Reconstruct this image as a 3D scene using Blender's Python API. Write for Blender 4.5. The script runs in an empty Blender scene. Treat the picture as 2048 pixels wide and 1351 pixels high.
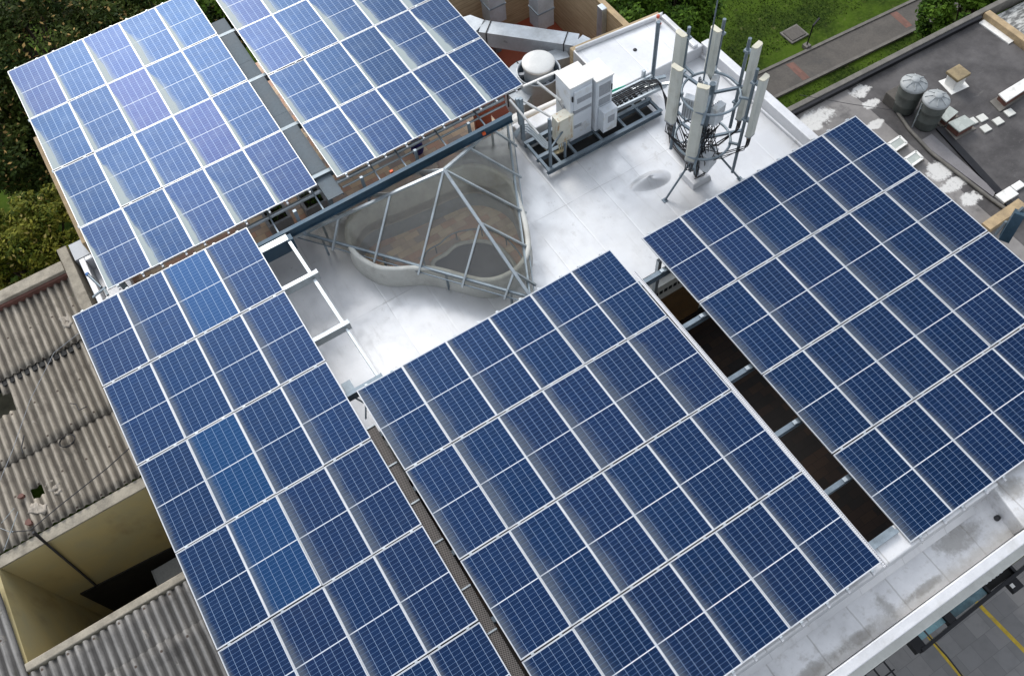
import bpy, bmesh, math, random
from mathutils import Vector, Matrix
random.seed(7)
S = bpy.context.scene
COL = S.collection
R_ = math.radians

# ------------------------------------------------------------------ camera
F = 1757.3246                                   # focal length in pixels of a 2048 wide frame
RC = ((0.84654, -0.52924, -0.05729), (-0.48538, -0.72319, -0.49132), (0.21859, 0.44373, -0.86909))   # right, down, forward
CP = Vector((-0.6847, -8.5811, 15.4105))
cam_d = bpy.data.cameras.new('Camera')
cam = bpy.data.objects.new('Camera', cam_d); COL.objects.link(cam)
cam_d.sensor_width = 36.0; cam_d.lens = F / 2048 * 36; cam_d.clip_end = 500; cam_d.clip_start = 0.5
m = Matrix.Identity(4)
for i in range(3):
    m[i][0] = RC[0][i]; m[i][1] = -RC[1][i]; m[i][2] = -RC[2][i]; m[i][3] = CP[i]
cam.matrix_world = m
S.camera = cam

# ------------------------------------------------------------------ light
SUN_EL, SUN_AZ = 36.0, 2.0                       # azimuth measured from +Y towards +X
S.world = bpy.data.worlds.new('World'); S.world.use_nodes = True
wn = S.world.node_tree
bg = wn.nodes['Background']
sky = wn.nodes.new('ShaderNodeTexSky'); sky.sky_type = 'NISHITA'; sky.sun_disc = False
sky.sun_elevation = R_(SUN_EL); sky.sun_rotation = R_(SUN_AZ); sky.air_density = 1.0; sky.dust_density = 2.5
tcw = wn.nodes.new('ShaderNodeTexCoord'); cn = wn.nodes.new('ShaderNodeTexNoise'); cn.inputs['Scale'].default_value = 2.2; cn.inputs['Detail'].default_value = 5
cmr = wn.nodes.new('ShaderNodeMapRange'); cmr.interpolation_type = 'SMOOTHSTEP'; cmr.inputs[1].default_value = .36; cmr.inputs[2].default_value = .58; cmr.inputs[3].default_value = .25; cmr.inputs[4].default_value = .95
cmx = wn.nodes.new('ShaderNodeMix'); cmx.data_type = 'RGBA'
wn.links.new(tcw.outputs['Generated'], cn.inputs['Vector']); wn.links.new(cn.outputs[0], cmr.inputs[0]); wn.links.new(cmr.outputs[0], cmx.inputs[0])
SV = Vector((math.sin(R_(SUN_AZ)) * math.cos(R_(SUN_EL)), math.cos(R_(SUN_AZ)) * math.cos(R_(SUN_EL)), math.sin(R_(SUN_EL))))
dt = wn.nodes.new('ShaderNodeVectorMath'); dt.operation = 'DOT_PRODUCT'; nm_ = wn.nodes.new('ShaderNodeVectorMath'); nm_.operation = 'NORMALIZE'
wn.links.new(tcw.outputs['Generated'], nm_.inputs[0]); wn.links.new(nm_.outputs[0], dt.inputs[0]); dt.inputs[1].default_value = SV
lum = wn.nodes.new('ShaderNodeMapRange'); lum.interpolation_type = 'SMOOTHERSTEP'; lum.inputs[1].default_value = .55; lum.inputs[2].default_value = 1.0; lum.inputs[3].default_value = 1.0; lum.inputs[4].default_value = 2.6   # thin cloud glows round the sun
cl_ = wn.nodes.new('ShaderNodeVectorMath'); cl_.operation = 'SCALE'; cl_.inputs[0].default_value = (5.6, 5.9, 6.3)
wn.links.new(dt.outputs['Value'], lum.inputs[0]); wn.links.new(lum.outputs[0], cl_.inputs['Scale'])
wn.links.new(sky.outputs[0], cmx.inputs[6]); wn.links.new(cl_.outputs[0], cmx.inputs[7])
wn.links.new(cmx.outputs[2], bg.inputs[0]); bg.inputs[1].default_value = 0.115
sd = bpy.data.lights.new('Sun', 'SUN'); sun = bpy.data.objects.new('Sun', sd); COL.objects.link(sun)
sd.energy = 1.55; sd.angle = R_(20); sd.color = (1.0, 0.95, 0.88)
sv = Vector((math.sin(R_(SUN_AZ)) * math.cos(R_(SUN_EL)), math.cos(R_(SUN_AZ)) * math.cos(R_(SUN_EL)), math.sin(R_(SUN_EL))))
sun.rotation_euler = sv.to_track_quat('Z', 'Y').to_euler()
S.view_settings.view_transform = 'Standard'; S.view_settings.look = 'None'; S.view_settings.gamma = 1
S.view_settings.exposure = 0.42

# ------------------------------------------------------------------ helpers
def P(u, v, z):
    """the point at height z that lies where the photo shows pixel (u, v)"""
    a, b = (u - 1024) / F, (v - 675.5) / F
    d = Vector([RC[0][i] * a + RC[1][i] * b + RC[2][i] for i in range(3)])
    return CP + d * ((z - CP.z) / d.z)

def PYY(u, v, y):
    a, b = (u - 1024) / F, (v - 675.5) / F
    d = Vector([RC[0][i] * a + RC[1][i] * b + RC[2][i] for i in range(3)])
    return CP + d * ((y - CP.y) / d.y)

def wloc(o):
    v = Vector((0, 0, 0))
    while o is not None:
        v += o.location; o = o.parent
    return v

class MB:
    """collects shapes in world coordinates; build() links them as one mesh object"""
    def __init__(s): s.v = []; s.f = []; s.mi = []; s.cur = 0; s.sm = []
    def add(s, vs, fs, smooth=False):
        n = len(s.v); s.v += [tuple(p) for p in vs]
        for f in fs:
            s.f.append(tuple(i + n for i in f)); s.mi.append(s.cur); s.sm.append(smooth)
        return s
    def hexa(s, b, t):
        """four bottom corners (counter-clockwise from above) and four top corners"""
        return s.add(list(b) + list(t), [(3, 2, 1, 0), (4, 5, 6, 7), (0, 1, 5, 4), (1, 2, 6, 5), (2, 3, 7, 6), (3, 0, 4, 7)])
    def box(s, x0, x1, y0, y1, z0, z1):
        if x0 > x1: x0, x1 = x1, x0
        if y0 > y1: y0, y1 = y1, y0
        if z0 > z1: z0, z1 = z1, z0
        q = [(x0, y0), (x1, y0), (x1, y1), (x0, y1)]
        return s.hexa([(a, b, z0) for a, b in q], [(a, b, z1) for a, b in q])
    def prism(s, poly, z0, z1):
        n = len(poly); ar = sum(poly[i][0] * poly[(i + 1) % n][1] - poly[(i + 1) % n][0] * poly[i][1] for i in range(n))
        if ar < 0: poly = poly[::-1]
        vs = [(p[0], p[1], z0) for p in poly] + [(p[0], p[1], z1) for p in poly]
        return s.add(vs, [tuple(range(n))[::-1], tuple(range(n, 2 * n))] + [(i, (i + 1) % n, n + (i + 1) % n, n + i) for i in range(n)])
    def bar(s, a, b, w, h, up=(0, 0, 1)):
        """rectangular bar from a to b, w across and h along up"""
        a = Vector(a); b = Vector(b); d = (b - a).normalized(); up = Vector(up)
        x = d.cross(up)
        if x.length < 1e-4: x = d.cross(Vector((0, 1, 0)))
        x.normalize(); y = x.cross(d).normalized()
        r = [(-w / 2, -h / 2), (w / 2, -h / 2), (w / 2, h / 2), (-w / 2, h / 2)]
        vs = [a + x * p + y * q for p, q in r] + [b + x * p + y * q for p, q in r]
        return s.add(vs, [(0, 1, 2, 3), (7, 6, 5, 4), (1, 0, 4, 5), (2, 1, 5, 6), (3, 2, 6, 7), (0, 3, 7, 4)])
    def tube(s, pts, r, n=10, closed=False, cap=True):
        pts = [Vector(p) for p in pts]; m_ = len(pts); rs = r if isinstance(r, (list, tuple)) else [r] * m_
        vs = []; ref = None
        for i, p in enumerate(pts):
            if closed: d = pts[(i + 1) % m_] - pts[i - 1]
            else: d = pts[min(i + 1, m_ - 1)] - pts[max(i - 1, 0)]
            d.normalize()
            if ref is None: ref = Vector((0, 0, 1)) if abs(d.z) < .9 else Vector((1, 0, 0))
            x = d.cross(ref)
            if x.length < 1e-3: x = d.orthogonal()
            x.normalize(); ref = x.cross(d).normalized()
            for k in range(n):
                a = 2 * math.pi * k / n
                vs.append(p + x * (math.cos(a) * rs[i]) + ref * (math.sin(a) * rs[i]))
        fs = []
        for i in range(m_ if closed else m_ - 1):
            j = (i + 1) % m_
            for k in range(n):
                l = (k + 1) % n
                fs.append((i * n + l, i * n + k, j * n + k, j * n + l))
        s.add(vs, fs, True)
        if cap and not closed:
            s.add(vs[:n], [tuple(range(n))]); s.add(vs[-n:], [tuple(range(n))[::-1]])
        return s
    def lathe(s, c, prof, n=32, smooth=True):
        """profile of (radius, z) around the vertical through c"""
        vs = []
        for r, z in prof:
            for k in range(n):
                a = 2 * math.pi * k / n; vs.append((c[0] + r * math.cos(a), c[1] + r * math.sin(a), c[2] + z))
        fs = []
        for i in range(len(prof) - 1):
            for k in range(n):
                l = (k + 1) % n; fs.append((i * n + k, i * n + l, (i + 1) * n + l, (i + 1) * n + k))
        return s.add(vs, fs, smooth)
    def build(s, name, mat, parent=None, bevel=0):
        me = bpy.data.meshes.new(name)
        o = Vector((0, 0, 0))
        if parent is not None: o = wloc(parent)
        me.from_pydata([(p[0] - o.x, p[1] - o.y, p[2] - o.z) for p in s.v], [], s.f)
        for mm in (mat if isinstance(mat, (list, tuple)) else [mat]): me.materials.append(mm)
        me.polygons.foreach_set('material_index', s.mi)
        me.polygons.foreach_set('use_smooth', s.sm)
        me.update()
        ob = bpy.data.objects.new(name, me); COL.objects.link(ob)
        if parent is not None: ob.parent = parent
        if bevel:
            bv = ob.modifiers.new('bevel', 'BEVEL'); bv.width = bevel; bv.segments = 2; bv.limit_method = 'ANGLE'
        return ob

def tag(o, label, cat, group=None):
    o['label'] = label; o['category'] = cat
    if group: o['group'] = group
    return o
def thing(name, loc, label, cat, group=None):
    o = bpy.data.objects.new(name, None); COL.objects.link(o); o.location = loc; o.empty_display_size = .2
    return tag(o, label, cat, group)
def struct(o): o['kind'] = 'structure'; return o

# ------------------------------------------------------------------ materials
class NT:
    def __init__(s, name):
        s.m = bpy.data.materials.new(name); s.m.use_nodes = True; s.t = s.m.node_tree; s.b = s.t.nodes['Principled BSDF']
    def n(s, typ, **kw):
        q = s.t.nodes.new(typ)
        for k, v in kw.items(): setattr(q, k, v)
        return q
    def l(s, a, b): s.t.links.new(a, b)
    def math(s, op, a, b=None, c=None, clamp=False):
        q = s.n('ShaderNodeMath', operation=op); q.use_clamp = clamp
        for i, x in enumerate((a, b, c)):
            if x is None: continue
            if hasattr(x, 'links'): s.l(x, q.inputs[i])
            else: q.inputs[i].default_value = x
        return q.outputs[0]
    def mix(s, f, a, b, mode='MIX'):
        q = s.n('ShaderNodeMix', data_type='RGBA', blend_type=mode)
        for i, x in ((0, f), (6, a), (7, b)):
            if hasattr(x, 'links'): s.l(x, q.inputs[i])
            elif i == 0: q.inputs[0].default_value = x
            else: q.inputs[i].default_value = (*x, 1) if len(x) == 3 else x
        return q.outputs[2]
    def obj(s): return s.n('ShaderNodeTexCoord').outputs['Object']
    def pos(s): return s.n('ShaderNodeNewGeometry').outputs['Position']
    def noise(s, vec, sc, det=4, ro=.55, dis=0, out=0):
        q = s.n('ShaderNodeTexNoise'); s.l(vec, q.inputs['Vector']); q.inputs['Scale'].default_value = sc
        q.inputs['Detail'].default_value = det; q.inputs['Roughness'].default_value = ro; q.inputs['Distortion'].default_value = dis
        return q.outputs[out]
    def ss(s, x, a, b, lo=0., hi=1.):
        q = s.n('ShaderNodeMapRange', interpolation_type='SMOOTHSTEP')
        s.l(x, q.inputs[0]); q.inputs[1].default_value = a; q.inputs[2].default_value = b
        q.inputs[3].default_value = lo; q.inputs[4].default_value = hi
        return q.outputs[0]
    def sep(s, v):
        q = s.n('ShaderNodeSeparateXYZ'); s.l(v, q.inputs[0]); return q.outputs
    def vscale(s, v, sc):
        q = s.n('ShaderNodeMapping'); s.l(v, q.inputs[0]); q.inputs['Scale'].default_value = sc; return q.outputs[0]
    def bump(s, h, st=.3, d=.02):
        q = s.n('ShaderNodeBump'); s.l(h, q.inputs['Height']); q.inputs['Strength'].default_value = st; q.inputs['Distance'].default_value = d
        s.l(q.outputs[0], s.b.inputs['Normal'])
    def set(s, col=None, rough=None, metal=None, spec=None):
        for k, v in (('Base Color', col), ('Roughness', rough), ('Metallic', metal), ('Specular IOR Level', spec)):
            if v is None: continue
            if hasattr(v, 'links'): s.l(v, s.b.inputs[k])
            elif k == 'Base Color': s.b.inputs[k].default_value = (*v, 1)
            else: s.b.inputs[k].default_value = v
        return s.m

def plain(name, col, rough=.6, metal=0., var=.25, sc=3., dirt=None, bump=0.):
    t = NT(name); p = t.pos()
    a = t.noise(p, sc, 5); b = t.noise(p, sc * 9, 3)
    k = t.math('ADD', t.math('MULTIPLY', a, .7), t.math('MULTIPLY', b, .3))
    c = t.mix(t.ss(k, .3, .7), [x * (1 - var) for x in col], [min(1, x * (1 + var * .6)) for x in col])
    if dirt:
        c = t.mix(t.math('MULTIPLY', t.ss(t.noise(p, sc * .7, 6, .65), .52, .72), .7), c, dirt)
    if bump: t.bump(b, bump, .01)
    return t.set(c, t.ss(a, .2, .8, max(0, rough - .1), min(1, rough + .1)), metal)

def cell_material(name, kind):
    """solar laminate: half-cut cells on a white backsheet under glass, dust settled along the low left edge"""
    t = NT(name); o = t.obj(); x, y, z = t.sep(o)
    oi = t.n('ShaderNodeObjectInfo'); cr, cg, cb = t.n('ShaderNodeSeparateColor').outputs[:3]
    sc = cr.node; t.l(oi.outputs['Color'], sc.inputs[0]); rnd = oi.outputs['Random']
    W, L, mx_, gap = 1.016, 1.993, .020, .009
    cw = (W - 2 * mx_) / 6; ch = (L / 2 - gap - .024) / 12
    u = t.math('DIVIDE', t.math('SUBTRACT', x, mx_), cw)
    yc = t.math('ABSOLUTE', t.math('ADD', y, L / 2))                     # distance from the middle line
    v = t.math('DIVIDE', t.math('SUBTRACT', yc, gap), ch)
    def edge(c, size, w):
        fr = t.math('FRACT', c); d = t.math('MULTIPLY', t.math('SUBTRACT', .5, t.math('ABSOLUTE', t.math('SUBTRACT', fr, .5))), size)
        return t.math('LESS_THAN', d, w / 2)
    lc = edge(u, cw, .0075); lr = edge(v, ch, .0050)
    out = t.math('MAXIMUM', t.math('MAXIMUM', t.math('LESS_THAN', u, 0.), t.math('GREATER_THAN', u, 6.)),
                 t.math('MAXIMUM', t.math('LESS_THAN', v, 0.), t.math('GREATER_THAN', v, 12.)))
    bb = edge(t.math('MULTIPLY', u, 5.), cw / 5, .0016)                  # busbars
    # one tint per cell
    cx = t.n('ShaderNodeCombineXYZ'); t.l(t.math('FLOOR', u), cx.inputs[0])
    t.l(t.math('FLOOR', t.math('DIVIDE', t.math('ADD', y, 5), ch)), cx.inputs[1]); t.l(t.math('MULTIPLY', rnd, 91.), cx.inputs[2])
    wn_ = t.n('ShaderNodeTexWhiteNoise'); t.l(cx.outputs[0], wn_.inputs[0])
    base = t.mix(wn_.outputs[0], (.0002, .0128, .053), (.0005, .0168, .067))
    base = t.mix(t.math('MULTIPLY', rnd, .5), base, (.0005, .0125, .047))
    base = t.mix(cr, base, (.001, .056, .165))                            # brighter azure panels
    base = t.mix(cb, base, (.042, .028, .095))                            # purplish panels
    gr = t.noise(o, 38, 3, .6)
    base = t.mix(t.math('MULTIPLY', t.ss(gr, .35, .7), .25), base, (.0006, .019, .072))
    base = t.mix(t.math('MULTIPLY', bb, .22), base, (.12, .20, .34))
    c = t.mix(t.math('MULTIPLY', lr, .80), base, (.13, .21, .37))
    c = t.mix(t.math('MULTIPLY', lc, .8), c, (.25, .33, .47))
    c = t.mix(out, c, (.60, .61, .65))
    # dust
    yy = t.math('DIVIDE', t.math('MULTIPLY', y, -1.), L)                # 0 far end, 1 near end
    pv = t.n('ShaderNodeVectorMath', operation='ADD'); t.l(o, pv.inputs[0])
    cz = t.n('ShaderNodeCombineXYZ'); t.l(t.math('MULTIPLY', rnd, 47.), cz.inputs[0]); t.l(t.math('MULTIPLY', rnd, 13.), cz.inputs[1]); t.l(cz.outputs[0], pv.inputs[1])
    pv = pv.outputs[0]
    n1 = t.noise(pv, 2.1, 3, .6); n2 = t.noise(t.vscale(pv, (9, 26, 1)), 1., 3)
    if kind == 'wedge':
        w = t.math('ADD', t.math('MULTIPLY', t.ss(yy, -.02, .62), .17), t.math('MULTIPLY', t.ss(yy, .5, 1.05), .05))
        w = t.math('ADD', w, t.math('MULTIPLY', t.math('SUBTRACT', n1, .5), .16))
        w = t.math('MULTIPLY', w, t.math('ADD', cg, 0.))
        d = t.math('DIVIDE', t.math('SUBTRACT', x, .014), t.math('MAXIMUM', w, .012))
        a = t.ss(d, .72, 1.08, .80, 0.)
        a = t.math('MAXIMUM', a, t.ss(d, .9, 1.9, .12, 0.))
        dc = (.40, .44, .42)
    else:
        w = t.math('ADD', .16, t.math('MULTIPLY', t.ss(yy, -.1, .5), .13))
        w = t.math('ADD', w, t.math('MULTIPLY', t.math('SUBTRACT', n1, .5), .40))
        w = t.math('MULTIPLY', w, t.math('ADD', t.math('MULTIPLY', cg, .75), .15))
        d = t.math('DIVIDE', t.math('SUBTRACT', x, .014), t.math('MAXIMUM', w, .02))
        a = t.math('ADD', t.ss(d, .05, 1.15, .29, 0.), t.math('MULTIPLY', t.ss(d, .2, 1.7, .34, 0.), n2))
        dc = (.150, .160, .165)
    a = t.math('MULTIPLY', a, t.math('GREATER_THAN', cg, .02), clamp=True)
    film = t.math('MULTIPLY', t.ss(t.noise(pv, 2.3, 5, .65), .42, .8), .035)
    met = t.math('MULTIPLY', t.math('MULTIPLY', t.math('SUBTRACT', 1., out), t.math('SUBTRACT', 1., t.math('MULTIPLY', t.math('MAXIMUM', lc, lr), .7))), t.math('SUBTRACT', .62, t.math('MULTIPLY', a, .62)))
    c = t.mix(t.math('MAXIMUM', a, film), c, dc)
    spots = t.ss(t.noise(pv, 19, 2), .83, .86)
    c = t.mix(t.math('MULTIPLY', spots, .5), c, (.5, .5, .46))
    rough = t.mix(a, (.37, .37, .37), (.8, .8, .8))
    t.set(c, None, met, .18); t.l(rough, t.b.inputs['Roughness'])
    t.b.inputs['Specular Tint'].default_value = (.50, .76, 1.0, 1)
    t.b.inputs['Coat Weight'].default_value = .20; t.b.inputs['Coat Roughness'].default_value = .34; t.b.inputs['Coat Tint'].default_value = (.80, .92, 1, 1); t.b.inputs['Coat IOR'].default_value = 1.45
    return t.m

M = {}
M['cell_wedge'] = cell_material('solar_cells_dusty', 'wedge')
M['cell_soft'] = cell_material('solar_cells', 'soft')
M['alu'] = plain('aluminium_frame', (.58, .59, .61), .38, .35, .10, 2)
M['galv'] = plain('galvanised_steel', (.25, .30, .34), .5, .4, .28, 5)
M['galv_light'] = plain('bright_galvanised_steel', (.50, .55, .58), .38, .6, .2, 3, (.3, .32, .33))
M['blue_steel'] = plain('blue_grey_painted_steel', (.035, .075, .115), .5, .25, .25, 3)
M['walk_steel'] = plain('grey_sheet_steel', (.115, .145, .170), .75, .0, .22, 1.5)
M['mast_steel'] = plain('grey_mast_steel', (.19, .235, .275), .45, .5, .25, 4)
M['dark'] = plain('dark_rubber', (.018, .018, .022), .6, 0, .3, 8)
M['white_box'] = plain('white_powder_coat', (.66, .70, .745), .45, 0, .08, 3.5, (.47, .45, .40))
M['vent_grey'] = plain('grey_grille', (.33, .35, .38), .5, .2, .15, 20)
M['radome'] = plain('antenna_radome', (.56, .57, .52), .45, 0, .09, 3, (.42, .41, .35))
M['radome_cap'] = plain('antenna_cap', (.60, .57, .46), .5, 0, .12, 6)
M['concrete'] = plain('weathered_concrete', (.33, .295, .235), .85, 0, .35, 3, (.16, .14, .11), .4)
M['kerb'] = plain('skylight_kerb_render', (.62, .62, .58), .7, 0, .12, 2, (.40, .39, .36))
M['shaft'] = plain('shaft_plaster', (.36, .40, .45), .8, 0, .15, 1.2, (.2, .22, .25))
M['orange'] = plain('orange_cap', (.75, .12, .03), .5, 0, .1)
M['red'] = plain('red_pipe', (.55, .10, .05), .5, 0, .15)
M['blue_cap'] = plain('blue_pipe_cap', (.03, .16, .45), .45, 0, .1)
M['green'] = plain('green_conduit', (.02, .38, .25), .45, 0, .1)
M['cream'] = plain('cream_conduit', (.55, .47, .30), .55, 0, .15)
M['rusty'] = None
M['tree_bark'] = plain('bark', (.07, .05, .035), .9, 0, .4, 9)
M['tank'] = plain('grey_tank_plastic', (.085, .095, .088), .55, 0, .3, 2.5, (.13, .13, .12))
M['tank_lid'] = plain('tank_lid', (.33, .35, .36), .55, 0, .15, 4, (.22, .23, .23))
M['tan'] = plain('tan_coping', (.42, .31, .18), .8, 0, .3, 3, (.2, .15, .10))
M['brown_wood'] = plain('brown_curb', (.14, .06, .045), .7, 0, .3, 6)
M['white_paint'] = plain('white_painted_metal', (.80, .79, .76), .5, 0, .12, 4, (.5, .48, .44))
M['glass_grey'] = plain('frosted_rooflight', (.42, .45, .42), .25, 0, .15, 4)
M['yellow'] = plain('yellow_line_paint', (.52, .36, .03), .7, 0, .25, 6, (.3, .24, .1))
M['black_metal'] = plain('black_metal', (.012, .012, .015), .45, .3, .3, 6)
M['teal_glass'] = plain('teal_canopy_glass', (.055, .13, .16), .12, 0, .5, 1.2, (.22, .38, .44))
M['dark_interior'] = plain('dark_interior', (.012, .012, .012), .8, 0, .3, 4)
M['soil'] = plain('potting_soil', (.03, .022, .015), .95, 0, .4, 12)

def rust_material():
    t = NT('cream_box_with_rust'); p = t.pos()
    c = t.mix(t.ss(t.noise(p, 4, 4), .3, .7), (.62, .60, .50), (.72, .70, .61))
    st = t.math('MULTIPLY', t.ss(t.noise(t.vscale(p, (9, 9, 2)), 1., 5, .7), .54, .66), .8)
    c = t.mix(st, c, (.42, .22, .06))
    c = t.mix(t.ss(t.noise(p, 11, 2), .72, .76), c, (.22, .06, .02))
    return t.set(c, .55)
M['rusty'] = rust_material()

def silver_roof():
    """aluminium bituminous roof paint: bright, slightly metallic, with sheet laps and grey ponding stains"""
    t = NT('silver_roof_paint'); p = t.pos(); x, y, z = t.sep(p)
    big = t.noise(p, .55, 5, .6); mid = t.noise(p, 2.6, 6, .65); fine = t.noise(p, 30, 4)
    c = t.mix(t.ss(big, .35, .7), (.61, .615, .63), (.75, .755, .765))
    c = t.mix(t.math('MULTIPLY', t.ss(mid, .50, .74), .25), c, (.52, .52, .51))
    c = t.mix(t.math('MULTIPLY', t.ss(t.noise(p, 6, 6, .7), .66, .76), .6), c, (.33, .31, .28))
    def lap(co, pitch, off, w):
        wob = t.math('MULTIPLY', t.math('SUBTRACT', t.noise(p, .9, 2), .5), .06)
        f = t.math('FRACT', t.math('DIVIDE', t.math('ADD', t.math('ADD', co, off), wob), pitch))
        return t.math('LESS_THAN', f, w / pitch), f
    l1, f1 = lap(x, 1.03, .31, .012); l2, f2 = lap(y, 5.1, 2.2, .016)
    br = t.ss(t.noise(p, 1.1, 3), .36, .56)
    k = t.math('MULTIPLY', t.math('MAXIMUM', l1, l2), br)
    c = t.mix(t.math('MULTIPLY', k, .5), c, (.30, .30, .30))
    sx_ = t.n('ShaderNodeCombineXYZ'); t.l(t.math('FLOOR', t.math('DIVIDE', t.math('ADD', x, .31), 1.03)), sx_.inputs[0]); t.l(t.math('FLOOR', t.math('DIVIDE', t.math('ADD', y, 2.2), 5.1)), sx_.inputs[1])
    ws_ = t.n('ShaderNodeTexWhiteNoise'); t.l(sx_.outputs[0], ws_.inputs[0])
    c = t.mix(t.math('MULTIPLY', ws_.outputs[0], .30), c, (.45, .46, .48))
    drag = t.noise(t.vscale(p, (5, .7, 1)), 1.3, 7, .78)
    c = t.mix(t.math('MULTIPLY', t.ss(drag, .52, .72), .35), c, (.42, .41, .40))
    c = t.mix(t.math('MULTIPLY', t.ss(t.noise(p, 1.15, 7, .72), .60, .66), .40), c, (.38, .37, .355))
    c = t.mix(t.math('MULTIPLY', t.ss(t.noise(p, 16, 2), .74, .78), .6), c, (.25, .24, .22))
    h = t.math('ADD', t.math('MULTIPLY', t.ss(f1, 0, .06), .5), t.math('ADD', t.math('MULTIPLY', mid, .35), t.math('MULTIPLY', fine, .18)))
    t.bump(h, .35, .02)
    return t.set(c, t.ss(mid, .3, .75, .30, .52), .38, .5)
M['silver'] = silver_roof()

def gutter_mat():
    t = NT('silver_gutter_paint'); p = t.pos(); x, y, z = t.sep(p)
    big = t.noise(p, 1.1, 6, .65); mid = t.noise(p, 5, 6, .7)
    c = t.mix(t.ss(big, .3, .7), (.60, .60, .61), (.74, .74, .75))
    c = t.mix(t.math('MULTIPLY', t.ss(mid, .5, .75), .6), c, (.40, .38, .35))
    f = t.math('FRACT', t.math('DIVIDE', t.math('ADD', x, t.math('MULTIPLY', t.noise(p, 2, 3), .06)), .92))
    c = t.mix(t.math('MULTIPLY', t.math('LESS_THAN', f, .03), .5), c, (.33, .32, .31))
    edge = t.math('MULTIPLY', t.ss(t.math('ADD', y, t.math('MULTIPLY', t.noise(p, 4, 5, .7), .5)), -8.62, -8.35, 1., 0.), .5)
    c = t.mix(edge, c, (.33, .30, .25))
    # ponding stains
    for px, py, rx, ry in ((8.05, -8.42, .55, .24), (6.1, -8.60, .13, .26), (5.3, -8.76, .40, .10), (9.35, -8.3, .3, .2), (4.4, -8.74, .5, .12), (6.9, -8.75, .5, .08)):
        dx = t.math('DIVIDE', t.math('SUBTRACT', x, px), rx); dy = t.math('DIVIDE', t.math('SUBTRACT', y, py), ry)
        d = t.math('ADD', t.math('POWER', dx, 2.), t.math('POWER', dy, 2.)); d = t.math('ADD', d, t.math('ADD', t.math('MULTIPLY', t.math('SUBTRACT', t.noise(p, 2.6, 6, .75), .5), 4.2), t.math('MULTIPLY', t.math('SUBTRACT', t.noise(p, 14, 4, .7), .5), 1.0)))
        c = t.mix(t.ss(d, .1, 1.45, .62, 0.), c, (.21, .195, .17))
    t.bump(t.math('ADD', mid, t.ss(f, 0, .05)), .4, .015)
    return t.set(c, t.ss(mid, .3, .7, .42, .7), .3)
M['gutter'] = gutter_mat()
M['silver_edge'] = plain('silver_painted_parapet', (.66, .665, .685), .42, .2, .10, 2, (.5, .5, .49), .25)

def paver_mat(name, cols, mort, sx=.4, sy=.2, off=.5, rot=0.):
    t = NT(name); p = t.pos(); mp = t.n('ShaderNodeMapping'); t.l(p, mp.inputs[0]); mp.inputs['Rotation'].default_value = (0, 0, rot); q = mp.outputs[0]
    x, y, z = t.sep(q)
    row = t.math('FLOOR', t.math('DIVIDE', y, sy)); xs = t.math('ADD', t.math('DIVIDE', x, sx), t.math('MULTIPLY', row, off))
    cx = t.n('ShaderNodeCombineXYZ'); t.l(t.math('FLOOR', xs), cx.inputs[0]); t.l(row, cx.inputs[1])
    w = t.n('ShaderNodeTexWhiteNoise'); t.l(cx.outputs[0], w.inputs[0])
    ramp = t.n('ShaderNodeValToRGB'); ramp.color_ramp.interpolation = 'CONSTANT'
    e = ramp.color_ramp.elements; e[0].color = (*cols[0], 1); e[1].position = 1 / len(cols); e[1].color = (*cols[1], 1)
    for i in range(2, len(cols)):
        k = e.new(i / len(cols)); k.color = (*cols[i], 1)
    t.l(w.outputs[0], ramp.inputs[0])
    def ed(c, s): 
        fr = t.math('FRACT', c); return t.math('LESS_THAN', t.math('MULTIPLY', t.math('SUBTRACT', .5, t.math('ABSOLUTE', t.math('SUBTRACT', fr, .5))), s), .006)
    k = t.math('MAXIMUM', ed(xs, sx), ed(t.math('DIVIDE', y, sy), sy))
    c = t.mix(t.math('MULTIPLY', k, .7), ramp.outputs[0], mort)
    c = t.mix(t.math('MULTIPLY', t.ss(t.noise(p, 3, 5), .45, .75), .35), c, mort)
    return t.set(c, .8)
M['pavers'] = paver_mat('terrace_pavers', [(.72, .43, .30), (.78, .58, .40), (.62, .38, .28), (.70, .52, .38), (.46, .37, .33), (.82, .64, .45)], (.38, .30, .24))
M['plaza'] = paver_mat('plaza_paving', [(.21, .205, .205), (.23, .223, .22), (.19, .185, .185), (.22, .212, .21)], (.12, .12, .12), .5, .5, .5)
M['brick_band'] = paver_mat('brick_band', [(.17, .08, .06), (.20, .09, .068), (.15, .072, .055)], (.13, .095, .08), .22, .11, .5, math.pi / 2)
M['patio'] = paver_mat('shaded_patio_pavers', [(.030, .017, .012), (.022, .015, .012), (.016, .013, .012), (.038, .021, .013), (.015, .012, .011)], (.006, .005, .004), .4, .2)  # terrace pavers darkened, so the colour carries the shade under the arrays
M['red_floor'] = plain('red_waterproofing', (.30, .065, .030), .6, 0, .2, 1.5, (.2, .05, .03))
M['wood_floor'] = plain('wooden_deck', (.16, .09, .035), .6, 0, .3, 2)

def wood_wall():
    t = NT('board_marked_wall'); p = t.pos(); x, y, z = t.sep(p)
    f = t.math('FRACT', t.math('DIVIDE', z, .14)); n = t.noise(t.vscale(p, (1.2, 1.2, 14)), 1.5, 5, .65)
    c = t.mix(t.ss(n, .3, .7), (.36, .27, .16), (.50, .39, .25))
    c = t.mix(t.math('MULTIPLY', t.math('LESS_THAN', f, .1), .6), c, (.18, .13, .08))
    return t.set(c, .85)
M['board'] = wood_wall()

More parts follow.
